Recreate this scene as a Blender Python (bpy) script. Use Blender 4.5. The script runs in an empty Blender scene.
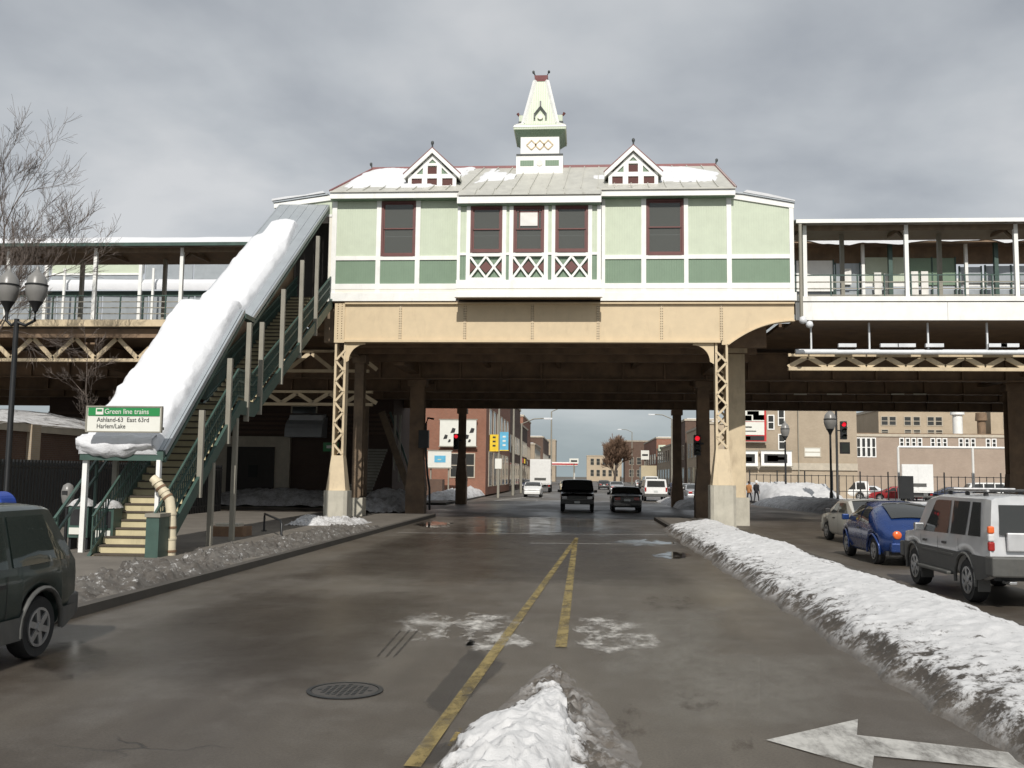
import bpy, bmesh, math, random
from mathutils import Vector, Matrix, noise
R = math.radians
random.seed(7)
sc = bpy.context.scene
col = sc.collection

# ------------------------------------------------------------------ camera
FPX, EYE, YAW, ROLL, HOR = 960.0, 2.05, R(4.2), 0.012, 475.0
_p = math.atan((HOR - 384) / FPX)
FWD = Vector((-math.sin(YAW) * math.cos(_p), math.cos(YAW) * math.cos(_p), math.sin(_p)))
_r = Vector((math.cos(YAW), math.sin(YAW), 0)); _u = _r.cross(FWD)
RGT = _r * math.cos(ROLL) + _u * math.sin(ROLL)
UPV = _u * math.cos(ROLL) - _r * math.sin(ROLL)
cd = bpy.data.cameras.new('camera'); cam = bpy.data.objects.new('camera', cd); col.objects.link(cam)
cam.matrix_world = Matrix(((RGT.x, UPV.x, -FWD.x, 0), (RGT.y, UPV.y, -FWD.y, 0), (RGT.z, UPV.z, -FWD.z, EYE), (0, 0, 0, 1)))
cd.sensor_width = 36; cd.lens = FPX * 36 / 1024; cd.clip_start = .1; cd.clip_end = 4000
sc.camera = cam

# ------------------------------------------------------------------ sky and sun
SUN_EL, SUN_AZ = R(40), R(182)      # behind the photographer
w = bpy.data.worlds.new('World'); sc.world = w; w.use_nodes = True
nt = w.node_tree; N = nt.nodes; L = nt.links; N.clear()
def nd(t, **k):
    n = N.new(t)
    for a, b in k.items(): setattr(n, a, b)
    return n
out = nd('ShaderNodeOutputWorld'); bg = nd('ShaderNodeBackground'); bg.inputs[1].default_value = .1
sky = nd('ShaderNodeTexSky', sky_type='NISHITA', sun_disc=False, sun_elevation=SUN_EL, sun_rotation=SUN_AZ)
tc = nd('ShaderNodeTexCoord'); sep = nd('ShaderNodeSeparateXYZ'); L.new(tc.outputs['Generated'], sep.inputs[0])
zc = nd('ShaderNodeMath', operation='MAXIMUM'); zc.inputs[1].default_value = 0; L.new(sep.outputs[2], zc.inputs[0])
za = nd('ShaderNodeMath', operation='ADD'); za.inputs[1].default_value = .22; L.new(zc.outputs[0], za.inputs[0])
dx = nd('ShaderNodeMath', operation='DIVIDE'); L.new(sep.outputs[0], dx.inputs[0]); L.new(za.outputs[0], dx.inputs[1])
dy = nd('ShaderNodeMath', operation='DIVIDE'); L.new(sep.outputs[1], dy.inputs[0]); L.new(za.outputs[0], dy.inputs[1])
cb = nd('ShaderNodeCombineXYZ'); L.new(dx.outputs[0], cb.inputs[0]); L.new(dy.outputs[0], cb.inputs[1])
n1 = nd('ShaderNodeTexNoise'); n1.inputs['Scale'].default_value = 1.35; n1.inputs['Detail'].default_value = 6; n1.inputs['Roughness'].default_value = .5
n1.inputs['Distortion'].default_value = .15
L.new(cb.outputs[0], n1.inputs['Vector'])
cr = nd('ShaderNodeValToRGB'); e = cr.color_ramp.elements
e[0].position = .36; e[0].color = (3.7, 3.95, 4.3, 1)
e[1].position = .63; e[1].color = (6.8, 6.9, 7.0, 1)
m_ = e.new(.5); m_.color = (5.2, 5.45, 5.7, 1)
L.new(n1.outputs[0], cr.inputs[0])
# a band of clearer blue-grey air low on the horizon, all the way round
mr = nd('ShaderNodeMapRange'); mr.inputs[1].default_value = .0; mr.inputs[2].default_value = .11; mr.inputs[3].default_value = .85; mr.inputs[4].default_value = 0
L.new(zc.outputs[0], mr.inputs[0])
mx = nd('ShaderNodeMixRGB'); L.new(mr.outputs[0], mx.inputs[0]); L.new(cr.outputs[0], mx.inputs[1]); mx.inputs[2].default_value = (3.0, 3.75, 4.0, 1)
m2 = nd('ShaderNodeMixRGB'); m2.inputs[0].default_value = .92; L.new(sky.outputs[0], m2.inputs[1]); L.new(mx.outputs[0], m2.inputs[2])
L.new(m2.outputs[0], bg.inputs[0]); L.new(bg.outputs[0], out.inputs[0])
sl = bpy.data.lights.new('sun', 'SUN'); sl.energy = 3.9; sl.angle = R(.5); sl.color = (1, .955, .89)
so = bpy.data.objects.new('sun', sl); col.objects.link(so)
_d = Vector((math.sin(SUN_AZ) * math.cos(SUN_EL) * -1, math.cos(SUN_AZ) * math.cos(SUN_EL), math.sin(SUN_EL)))   # towards the sun
so.rotation_euler = _d.to_track_quat('Z', 'Y').to_euler(); so.location = (0, -40, 60)
sc.view_settings.view_transform = 'Standard'; sc.view_settings.look = 'None'; sc.view_settings.exposure = 0; sc.view_settings.gamma = 1
try: sc.view_settings.use_curve_mapping = False
except Exception: pass

# ------------------------------------------------------------------ helpers
def ray(px, py): return FWD + RGT * ((px - 512) / FPX) - UPV * ((py - 384) / FPX)
def at(px, py, Y):                       # the point seen there, if it stands Y metres up the street
    d = ray(px, py); return Vector((0, 0, EYE)) + d * (Y / d.y)
def gnd(px, py, z=0):
    d = ray(px, py); return Vector((0, 0, EYE)) + d * ((z - EYE) / d.z)
def ax(px, Y, py=400): return at(px, py, Y).x
def az(py, Y, px=560): return at(px, py, Y).z

ORG = {}
def tag(o, label=None, cat=None, group=None, kind=None):
    if label: o['label'] = label
    if cat: o['category'] = cat
    if group: o['group'] = group
    if kind: o['kind'] = kind
    return o
def thing(name, label, cat, loc=(0, 0, 0), group=None, rz=0):
    o = bpy.data.objects.new(name, None); col.objects.link(o); o.location = loc; o.rotation_euler = (0, 0, rz)
    o.empty_display_size = .2
    ORG[o.name] = Vector(loc) if rz == 0 else Vector((0, 0, 0))
    return tag(o, label, cat, group)
def fin(o, smooth):
    if smooth is not None:
        me = o.data
        me.polygons.foreach_set('use_smooth', [True] * len(me.polygons))
        me.set_sharp_from_angle(angle=R(smooth))
class MB:
    def __init__(s): s.v = []; s.f = []
    def add(s, vs, fs):
        b = len(s.v); s.v += [tuple(p) for p in vs]; s.f += [tuple(b + i for i in f) for f in fs]; return s
    def box(s, x0, x1, y0, y1, z0, z1):
        return s.add([(x0, y0, z0), (x1, y0, z0), (x1, y1, z0), (x0, y1, z0), (x0, y0, z1), (x1, y0, z1), (x1, y1, z1), (x0, y1, z1)],
                     [(3, 2, 1, 0), (4, 5, 6, 7), (0, 1, 5, 4), (1, 2, 6, 5), (2, 3, 7, 6), (3, 0, 4, 7)])
    def bar(s, p, q, wd, ht, up=(0, 0, 1)):
        p = Vector(p); q = Vector(q); d = (q - p).normalized(); up = Vector(up)
        if abs(d.dot(up)) > .98: up = Vector((0, 1, 0))
        a = d.cross(up).normalized() * (wd / 2); b = a.cross(d).normalized() * (ht / 2)
        vs = [p - a - b, p + a - b, p + a + b, p - a + b, q - a - b, q + a - b, q + a + b, q - a + b]
        return s.add(vs, [(0, 1, 2, 3), (7, 6, 5, 4), (0, 4, 5, 1), (1, 5, 6, 2), (2, 6, 7, 3), (3, 7, 4, 0)])
    def tube(s, pts, r, n=8, cap=True):
        pts = [Vector(p) for p in pts]; rs = r if isinstance(r, (list, tuple)) else [r] * len(pts)
        vs = []; fs = []
        for i, p in enumerate(pts):
            d = (pts[min(i + 1, len(pts) - 1)] - pts[max(i - 1, 0)]).normalized()
            u = Vector((0, 0, 1)) if abs(d.z) < .9 else Vector((1, 0, 0))
            a = d.cross(u).normalized(); b = d.cross(a)
            for k in range(n):
                t = 2 * math.pi * k / n; vs.append(p + a * (math.cos(t) * rs[i]) + b * (math.sin(t) * rs[i]))
        for i in range(len(pts) - 1):
            for k in range(n):
                k2 = (k + 1) % n; fs.append((i * n + k, i * n + k2, (i + 1) * n + k2, (i + 1) * n + k))
        if cap: fs.append(tuple(range(n))[::-1]); fs.append(tuple((len(pts) - 1) * n + k for k in range(n)))
        return s.add(vs, fs)
    def prism(s, poly, axis, c0, c1):
        n = len(poly)
        def P(a, b, c): return (a, c, b) if axis == 'y' else ((c, a, b) if axis == 'x' else (a, b, c))
        vs = [P(a, b, c0) for a, b in poly] + [P(a, b, c1) for a, b in poly]
        fs = [tuple(range(n)), tuple(range(2 * n - 1, n - 1, -1))] + [(i, i + n, (i + 1) % n + n, (i + 1) % n) for i in range(n)]
        return s.add(vs, fs)
    def lathe(s, prof, c, n=16, axis='z'):
        vs = []; fs = []; m = len(prof)
        for r, h in prof:
            for k in range(n):
                t = 2 * math.pi * k / n; a, b = r * math.cos(t), r * math.sin(t)
                vs.append((c[0] + a, c[1] + b, c[2] + h) if axis == 'z' else ((c[0] + h, c[1] + a, c[2] + b) if axis == 'x' else (c[0] + a, c[1] + h, c[2] + b)))
        for i in range(m - 1):
            for k in range(n):
                k2 = (k + 1) % n; fs.append((i * n + k, i * n + k2, (i + 1) * n + k2, (i + 1) * n + k))
        fs.append(tuple(range(n))[::-1]); fs.append(tuple((m - 1) * n + k for k in range(n)))
        return s.add(vs, fs)
    def quad(s, a, b, c, d): return s.add([a, b, c, d], [(0, 1, 2, 3)])
    def slab(s, a, b, c, d, t):           # a quad with thickness t along its normal
        a, b, c, d = map(Vector, (a, b, c, d)); n = (b - a).cross(d - a).normalized() * t
        return s.add([a, b, c, d, a + n, b + n, c + n, d + n], [(3, 2, 1, 0), (4, 5, 6, 7), (0, 1, 5, 4), (1, 2, 6, 5), (2, 3, 7, 6), (3, 0, 4, 7)])
    def build(s, name, mat, parent=None, smooth=None, kind=None, label=None, cat=None, group=None, fix=True):
        me = bpy.data.meshes.new(name)
        if parent is not None: o0 = ORG[parent.name]
        else:
            xs = [p[0] for p in s.v]; ys = [p[1] for p in s.v]
            o0 = Vector(((min(xs) + max(xs)) / 2, (min(ys) + max(ys)) / 2, min(p[2] for p in s.v)))
        me.from_pydata([(p[0] - o0.x, p[1] - o0.y, p[2] - o0.z) for p in s.v], [], s.f)
        if fix:
            bm = bmesh.new(); bm.from_mesh(me); bmesh.ops.recalc_face_normals(bm, faces=bm.faces); bm.to_mesh(me); bm.free()
        me.materials.append(M[mat] if isinstance(mat, str) else mat)
        o = bpy.data.objects.new(name, me); col.objects.link(o)
        if parent is not None: o.parent = parent; ORG[o.name] = ORG[parent.name]
        else: o.location = o0; ORG[o.name] = o0
        fin(o, smooth)
        return tag(o, label, cat, group, kind)
def B(*a): return MB().box(*a)
def link_copy(o, parent=None):
    c = o.copy(); col.objects.link(c); c.parent = parent
    for ch in list(o.children): link_copy(ch, c)
    return c
def lettering(name, txt, size, mat, parent, origin, right, up, ext=.004, align='CENTER', width=None):
    cu = bpy.data.curves.new(name, 'FONT'); cu.body = txt; cu.size = size; cu.extrude = ext; cu.align_x = align; cu.align_y = 'CENTER'; cu.resolution_u = 3
    t = bpy.data.objects.new(name, cu); col.objects.link(t)
    bpy.context.view_layer.update()
    me = bpy.data.meshes.new_from_object(t.evaluated_get(bpy.context.evaluated_depsgraph_get()))
    bpy.data.objects.remove(t); bpy.data.curves.remove(cu)
    xs = [v.co.x for v in me.vertices]
    sx = 1 if not width else width / max(1e-6, max(xs) - min(xs))
    r_, u_ = Vector(right), Vector(up); n_ = r_.cross(u_); o0 = Vector(origin) - ORG[parent.name]
    for v in me.vertices: v.co = o0 + r_ * (v.co.x * sx) + u_ * v.co.y + n_ * v.co.z
    me.materials.clear(); me.materials.append(M[mat])
    o = bpy.data.objects.new(name, me); col.objects.link(o); o.parent = parent; ORG[o.name] = ORG[parent.name]
    return o
def fbm(x, y, z=0., s=1., o=4): return noise.fractal(Vector((x * s, y * s, z * s)), 1.0, 2.0, o)

# ------------------------------------------------------------------ materials
M = {}
class NT:
    def __init__(s, name):
        s.m = bpy.data.materials.new(name); s.m.use_nodes = True; s.t = s.m.node_tree; s.n = s.t.nodes; s.b = s.n['Principled BSDF']; s.out = s.n['Material Output']
        s.geo = s.n.new('ShaderNodeNewGeometry')
        M[name] = s.m
    def node(s, t, **k):
        n = s.n.new(t)
        for a, b in k.items():
            if isinstance(a, str) and hasattr(n, a): setattr(n, a, b)
        return n
    def lk(s, a, b): s.t.links.new(a, b)
    def noise(s, scale, detail=4, rough=.55, vec=None, sx=None, dist=0):
        n = s.n.new('ShaderNodeTexNoise'); n.inputs['Scale'].default_value = scale; n.inputs['Detail'].default_value = detail; n.inputs['Roughness'].default_value = rough
        n.inputs['Distortion'].default_value = dist
        v = vec or s.geo.outputs['Position']
        if sx:
            mp = s.n.new('ShaderNodeMapping'); mp.inputs['Scale'].default_value = sx; s.lk(v, mp.inputs[0]); v = mp.outputs[0]
        s.lk(v, n.inputs['Vector']); return n.outputs[0]
    def ramp(s, fac, a, b, lo=0, hi=1):
        r = s.n.new('ShaderNodeMapRange'); r.inputs[1].default_value = a; r.inputs[2].default_value = b; r.inputs[3].default_value = lo; r.inputs[4].default_value = hi
        s.lk(fac, r.inputs[0]); return r.outputs[0]
    def mix(s, fac, a, b):
        m = s.n.new('ShaderNodeMixRGB')
        for i, v in ((0, fac), (1, a), (2, b)):
            if hasattr(v, 'is_output') or isinstance(v, bpy.types.NodeSocket): s.lk(v, m.inputs[i])
            elif i == 0: m.inputs[0].default_value = v
            else: m.inputs[i].default_value = (*v, 1)
        return m.outputs[0]
    def math(s, op, a, b):
        m = s.n.new('ShaderNodeMath'); m.operation = op
        for i, v in enumerate((a, b)):
            if isinstance(v, bpy.types.NodeSocket): s.lk(v, m.inputs[i])
            else: m.inputs[i].default_value = v
        return m.outputs[0]
    def bump(s, h, strength=.3, dist=.02):
        b = s.n.new('ShaderNodeBump'); b.inputs['Strength'].default_value = strength; b.inputs['Distance'].default_value = dist
        s.lk(h, b.inputs['Height']); s.lk(b.outputs[0], s.b.inputs['Normal'])
    def set(s, **k):
        for a, b in k.items():
            i = s.b.inputs[a.replace('_', ' ')]
            if isinstance(b, bpy.types.NodeSocket): s.lk(b, i)
            else: i.default_value = b if not isinstance(b, tuple) else (*b, 1)
        return s
def sc3(c, k): return tuple(min(1, x * k) for x in c)
def mat(name, c, rough=.6, metal=0, var=.12, scale=2.5, dirt=0, dirtc=(.10, .085, .065), bump=0, bscale=60, coat=0, spec=.5, sx=None):
    t = NT(name)
    n = t.noise(scale, 5, .6, sx=sx)
    c_ = t.mix(t.ramp(n, .3, .7), sc3(c, 1 - var), sc3(c, 1 + var))
    if dirt:
        d = t.noise(scale * .7, 8, .7, sx=(1.6, 1.6, .45)); c_ = t.mix(t.ramp(d, .62 - .25 * dirt, .85, 0, .75 * min(1, dirt * 2)), c_, dirtc)
    t.set(Base_Color=c_, Roughness=t.ramp(n, .2, .8, max(0, rough - .08), min(1, rough + .08)), Metallic=metal, Coat_Weight=coat, Specular_IOR_Level=spec)
    if bump: t.bump(t.noise(bscale, 3), bump, .01)
    return t
mat('white_paint', (.82, .82, .79), .55, dirt=.2, var=.06)
mat('cream_paint', (.78, .75, .66), .55, dirt=.15, var=.05)
for nm, c in (('light_green', (.54, .60, .47)), ('dark_green', (.18, .26, .18))):
    t = mat(nm, c, .5, var=.05, dirt=.1)
    wv = t.n.new('ShaderNodeTexWave'); wv.inputs['Scale'].default_value = 3.2; wv.bands_direction = 'X'; t.lk(t.geo.outputs['Position'], wv.inputs['Vector'])
    t.bump(t.ramp(wv.outputs['Fac'], 0, .12), .5, .012)
mat('tan_steel', (.61, .49, .32), .55, var=.06, dirt=.22, dirtc=(.22, .15, .09), bump=.1, bscale=8)
mat('lattice_steel', (.58, .475, .32), .6, var=.1, dirt=.4, dirtc=(.16, .10, .06))
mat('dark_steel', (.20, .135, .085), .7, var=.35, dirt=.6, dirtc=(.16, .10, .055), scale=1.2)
mat('brown_steel', (.17, .12, .075), .65, var=.25, dirt=.5, dirtc=(.08, .05, .03))
mat('maroon_trim', (.13, .045, .04), .5, var=.15)
mat('ridge_red', (.22, .085, .085), .5)
mat('finial_dark', (.045, .05, .05), .5)
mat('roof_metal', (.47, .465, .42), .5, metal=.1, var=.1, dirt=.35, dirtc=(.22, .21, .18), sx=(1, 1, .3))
mat('canopy_metal', (.36, .39, .41), .4, metal=.3, var=.06, dirt=.2)
mat('stair_green', (.045, .085, .07), .5, var=.2, dirt=.3)
mat('riser_paint', (.56, .49, .30), .6, var=.1, dirt=.35)
mat('tread_dark', (.075, .06, .045), .8, var=.25)
mat('post_grey', (.27, .255, .21), .55, var=.1, dirt=.3)
mat('concrete', (.44, .415, .345), .85, var=.12, dirt=.4, dirtc=(.2, .18, .14), bump=.3, bscale=30)
mat('concrete_rust', (.20, .12, .07), .85, var=.25, dirt=.5)
mat('black_iron', (.012, .013, .014), .45, var=.2)
mat('lamp_globe', (.20, .195, .185), .35, var=.08)
mat('pipe_cream', (.62, .55, .40), .6, var=.12, dirt=.45, dirtc=(.25, .2, .13))
mat('galvanised', (.66, .68, .70), .5, metal=.1, var=.1)
mat('rubber', (.018, .018, .018), .8, var=.3, scale=8, dirt=.3, dirtc=(.08, .075, .065))
mat('alloy', (.42, .42, .42), .35, metal=.7, dirt=.3, scale=12)
mat('chrome', (.6, .6, .6), .2, metal=.9)
mat('black_plastic', (.02, .02, .021), .5, var=.2)
mat('grey_plastic', (.075, .075, .07), .55, var=.15, dirt=.3, scale=6, dirtc=(.14, .125, .105))
mat('sign_green', (.02, .23, .065), .4, var=.05)
mat('sign_white', (.72, .72, .66), .4, var=.03)
mat('sign_black', (.02, .02, .02), .5)
mat('sign_yellow', (.75, .52, .03), .45)
mat('sign_blue', (.12, .42, .62), .45)
mat('sign_red', (.5, .03, .03), .45)
mat('clear_orange', (.42, .24, .02), .6)
mat('plate_white', (.6, .62, .6), .4)
mat('mail_blue', (.02, .06, .32), .4)
mat('stone_trim', (.45, .40, .32), .8)
mat('awning_grey', (.30, .31, .32), .5, var=.1)
mat('skin', (.42, .26, .19), .6); mat('hair', (.03, .022, .018), .7)
mat('jacket_tan', (.42, .19, .07), .8); mat('cloth_white', (.7, .7, .68), .8); mat('cloth_dark', (.02, .02, .025), .85); mat('cloth_jeans', (.04, .05, .09), .85)
def brickmat(name, c1, c2, mortar, scale=1.):
    t = NT(name)
    tcn = t.n.new('ShaderNodeMapping'); tcn.inputs['Rotation'].default_value = (R(90), 0, 0)
    sp = t.n.new('ShaderNodeSeparateXYZ'); t.lk(t.geo.outputs['Position'], sp.inputs[0])
    cbn = t.n.new('ShaderNodeCombineXYZ'); t.lk(t.math('ADD', sp.outputs[0], sp.outputs[1]), cbn.inputs[0]); t.lk(sp.outputs[2], cbn.inputs[1])
    b = t.n.new('ShaderNodeTexBrick'); t.lk(cbn.outputs[0], b.inputs['Vector']); b.inputs['Scale'].default_value = scale
    b.inputs['Brick Width'].default_value = .22; b.inputs['Row Height'].default_value = .075; b.inputs['Mortar Size'].default_value = .009
    b.inputs['Color1'].default_value = (*c1, 1); b.inputs['Color2'].default_value = (*c2, 1); b.inputs['Mortar'].default_value = (*mortar, 1)
    n = t.noise(.5, 6, .7)
    t.set(Base_Color=t.mix(t.ramp(n, .35, .75, 0, .5), b.outputs[0], sc3(c1, .55)), Roughness=.85)
    return t
brickmat('brick_red', (.30, .115, .065), (.24, .09, .05), (.25, .2, .16))
brickmat('brick_brown', (.13, .07, .045), (.10, .055, .04), (.13, .11, .09))
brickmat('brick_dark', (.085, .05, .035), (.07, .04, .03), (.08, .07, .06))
brickmat('brick_tan', (.42, .335, .235), (.38, .30, .21), (.4, .36, .3))
brickmat('brick_rose', (.36, .275, .21), (.32, .245, .19), (.36, .31, .26))
brickmat('brick_buff', (.52, .41, .28), (.47, .37, .25), (.46, .41, .34))
# glass: a reflecting pane through which a dark room shows
def glassmat(name, tint, trans, rough=.03, diff=(.05, .052, .05)):
    t = NT(name); t.n.remove(t.b)
    tr = t.n.new('ShaderNodeBsdfTransparent'); tr.inputs[0].default_value = (*tint, 1)
    df = t.n.new('ShaderNodeBsdfDiffuse'); df.inputs[0].default_value = (*diff, 1)
    m0 = t.n.new('ShaderNodeMixShader'); m0.inputs[0].default_value = trans; t.lk(df.outputs[0], m0.inputs[1]); t.lk(tr.outputs[0], m0.inputs[2])
    gl = t.n.new('ShaderNodeBsdfGlossy'); gl.inputs['Roughness'].default_value = rough; gl.inputs[0].default_value = (.9, .92, .94, 1)
    fr = t.n.new('ShaderNodeFresnel'); fr.inputs[0].default_value = 1.55
    b = t.n.new('ShaderNodeBump'); b.inputs['Strength'].default_value = .04; b.inputs['Distance'].default_value = .05
    t.lk(t.noise(1.3, 2), b.inputs['Height']); t.lk(b.outputs[0], gl.inputs['Normal'])
    m1 = t.n.new('ShaderNodeMixShader'); t.lk(fr.outputs[0], m1.inputs[0]); t.lk(m0.outputs[0], m1.inputs[1]); t.lk(gl.outputs[0], m1.inputs[2])
    t.lk(m1.outputs[0], t.out.inputs[0])
glassmat('window_glass', (.7, .72, .7), .45, .03, (.15, .155, .14))  # grey-green diffuse colour stands in for sky reflected in the panes
glassmat('stained_glass', (.5, .3, .3), .2, .05, (.15, .07, .06))
glassmat('far_glass', (.2, .2, .2), .1, .08)
glassmat('car_glass', (.5, .56, .52), .4, .02, (.07, .085, .075))
glassmat('dark_glass', (.12, .12, .13), .25, .02)
mat('blind_white', (.75, .74, .70), .7)
mat('room_dark', (.05, .045, .04), .9)
mat('light_gap_paint', (.6, .58, .5), .7)
def lampmat(name, c, e):
    t = NT(name); t.set(Base_Color=c, Roughness=.3, Emission_Color=c, Emission_Strength=e)
lampmat('red_lens_lit', (.75, .015, .03), 1.1)
mat('red_lens', (.32, .015, .012), .25, coat=.5); mat('amber_lens', (.75, .14, .03), .25, coat=.5); mat('clear_lens', (.65, .65, .65), .2, coat=.5)
mat('signal_off', (.02, .025, .02), .4)
def paint(name, c, rough=.3, metal=.4, dirt=.25):
    mat(name, c, rough, metal, var=.05, scale=5, dirt=dirt, dirtc=(.16, .145, .125), coat=.5)
paint('paint_van', (.026, .040, .035), .38, .2, .05); paint('paint_suv', (.58, .585, .59), .4, .5, .06); mat('paint_suv_low', (.055, .055, .052), .55, dirt=.3, scale=4, dirtc=(.11, .10, .085))
paint('paint_beetle', (.014, .042, .16), .25, .35, 0); paint('paint_grey', (.56, .55, .51), .35, .3); paint('paint_black', (.012, .012, .013), .3, .1)
paint('paint_white', (.72, .72, .70), .4, 0, .2); paint('paint_red', (.28, .012, .015), .35, .1); paint('paint_navy', (.02, .03, .07), .35, .2); paint('paint_beige', (.45, .38, .25), .5, 0, .2)
paint('paint_silver', (.42, .43, .44), .35, .4)

def snowmat(name, amount, lowz=None, dirtc=(.085, .07, .055), clean=((.44, .44, .44), (.66, .66, .66)), k=(.30, -.12), fleck=0):
    t = NT(name)
    a = t.noise(2.3, 9, .72); b = t.noise(13, 7, .75); f = t.math('ADD', t.math('MULTIPLY', a, .6), t.math('MULTIPLY', b, .4))
    if lowz is not None:
        sp = t.n.new('ShaderNodeSeparateXYZ'); t.lk(t.geo.outputs['Position'], sp.inputs[0])
        f = t.math('ADD', f, t.ramp(sp.outputs[2], lowz[0], lowz[1], k[0], k[1]))
    fac = t.ramp(f, .62 - amount, .78 - amount * .7)
    c1 = t.mix(t.noise(3.2, 5), clean[0], clean[1]) if amount > -.1 else t.mix(t.noise(2.2, 3), (.60, .61, .63), (.70, .71, .73))
    if lowz is not None:      # a crust of grit along the ploughed foot, slush below it
        band = t.math('MULTIPLY', t.ramp(sp.outputs[2], lowz[1] * .38, lowz[1] * .85, 1, 0), t.ramp(sp.outputs[2], .0, .10, .35, 1))
        g = t.math('ADD', t.math('ADD', t.math('MULTIPLY', t.noise(3.4, 8, .75), .7), t.math('MULTIPLY', t.noise(18, 5, .7), .3)), t.math('MULTIPLY', band, .17))
        c1 = t.mix(t.ramp(g, .60, .68), c1, (.05, .042, .034))
        c1 = t.mix(t.ramp(sp.outputs[2], .03, .12, .8, 0), c1, (.13, .12, .105))
        fac = t.math('MULTIPLY', fac, .55)
    if fleck: c1 = t.mix(t.ramp(t.noise(7, 6, .8), fleck - .02, fleck + .03, 0, .85), c1, (.55, .55, .54))
    t.set(Base_Color=t.mix(fac, c1, t.mix(b, sc3(dirtc, .45), sc3(dirtc, 1.9))), Roughness=.75, Subsurface_Weight=0)
    t.bump(t.math('ADD', t.noise(14, 6, .7), t.math('MULTIPLY', t.noise(55, 3, .6), .35)), .38 if amount > -.1 else .45, .05)
snowmat('snow_clean', -.3)
snowmat('snow_bank', -.03, (.05, .52), k=(.30, -.07))
snowmat('snow_pile', .06, (.0, .26), k=(.28, -.05))
snowmat('snow_dirty', .16)
snowmat('snow_far', .02)
snowmat('snow_filthy', .20, None, (.045, .036, .028), ((.06, .053, .045), (.17, .16, .145)), fleck=.59)
# ------------------------------------------------------------------ ground, road, pavements
t = NT('asphalt')
big = t.noise(.16, 5, .6, dist=.4); mid = t.noise(1.3, 6, .65); fine = t.noise(45, 4, .75)
lane = t.noise(.6, 4, .6, sx=(1, .09, 1))
c_ = t.mix(t.ramp(big, .35, .65), (.068, .053, .038), (.132, .116, .093))
c_ = t.mix(t.ramp(lane, .40, .62, 0, .7), c_, (.050, .039, .029))
c_ = t.mix(t.ramp(mid, .48, .75, 0, .55), c_, (.155, .142, .124))
c_ = t.mix(t.ramp(fine, .42, .7, 0, .6), c_, (.03, .027, .024))
vo = t.n.new('ShaderNodeTexVoronoi'); vo.feature = 'DISTANCE_TO_EDGE'; vo.inputs['Scale'].default_value = .21
dv = t.n.new('ShaderNodeVectorMath'); dv.operation = 'ADD'
nv = t.n.new('ShaderNodeTexNoise'); nv.inputs['Scale'].default_value = 1.1; nv.inputs['Detail'].default_value = 6; t.lk(t.geo.outputs['Position'], nv.inputs['Vector'])
t.lk(t.geo.outputs['Position'], dv.inputs[0]); t.lk(nv.outputs['Color'], dv.inputs[1]); t.lk(dv.outputs[0], vo.inputs['Vector'])
crk = t.math('MULTIPLY', t.ramp(vo.outputs['Distance'], .0, .0045, 1, 0), t.ramp(t.noise(.5, 2), .56, .7))
c_ = t.mix(crk, c_, (.018, .016, .014))
wet = t.noise(.22, 5, .6, sx=(1, .5, 1))
t.set(Base_Color=c_, Roughness=t.math('ADD', t.ramp(wet, .4, .62, .30, .55), t.math('MULTIPLY', fine, .12)), Specular_IOR_Level=.5)
t.bump(t.math('ADD', t.math('MULTIPLY', fine, .5), t.math('ADD', t.math('MULTIPLY', mid, .3), t.math('MULTIPLY', crk, -1.2))), .35, .012)
mat('ground_dirt', (.10, .09, .075), .9, var=.3, dirt=.5, bump=.4, bscale=12, scale=.3)
mat('pavement', (.14, .125, .105), .85, var=.18, dirt=.6, dirtc=(.07, .06, .05), bump=.3, bscale=30, scale=.8)
mat('kerb_stone', (.062, .055, .046), .85, var=.2, dirt=.6, dirtc=(.05, .045, .04), scale=1.5)

B(-900, 900, -60, 1800, -.4, -.03).build('ground', 'ground_dirt', kind='structure')
mb = MB()
for i in range(20):
    for j in range(44):
        x0, x1, y0, y1 = -45 + i * 4.5, -40.5 + i * 4.5, -8 + j * 12, 4 + j * 12
        mb.quad((x0, y0, 0), (x1, y0, 0), (x1, y1, 0), (x0, y1, 0))
mb.build('road', 'asphalt', kind='structure', fix=False)
KL, KR, KR2 = -7.0, 3.42, 5.9
def sidewalk(x0, x1, y0, y1, kerbs):
    mbs = B(x0, x1, y0, y1, -.02, .13).build('sidewalk', 'pavement', kind='structure')
    for (a, b, c, d) in kerbs:
        B(a, b, c, d, -.02, .14).build('kerb', 'kerb_stone', mbs)
sidewalk(-45, KL - .2, 12.6, 46, [(KL - .2, KL, 12.6, 46), (-45, KL, 46, 46.2), (-45, KL, 12.4, 12.6)])
sidewalk(-45, -9.2, 64, 300, [(-9.2, -9, 64, 300), (-45, -9, 63.8, 64)])
sidewalk(14.3, 45, 72, 300, [(14.1, 14.3, 71.8, 300), (14.3, 45, 71.8, 72)])
sidewalk(15, 45, -8, 47, [(14.8, 15, -8, 47), (14.8, 45, 47, 47.2)])
sidewalk(KR + .2, KR2 - .2, -8, 46, [(KR, KR + .2, -8, 46), (KR2 - .2, KR2, -8, 46), (KR, KR2, 46, 46.2)])

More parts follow.
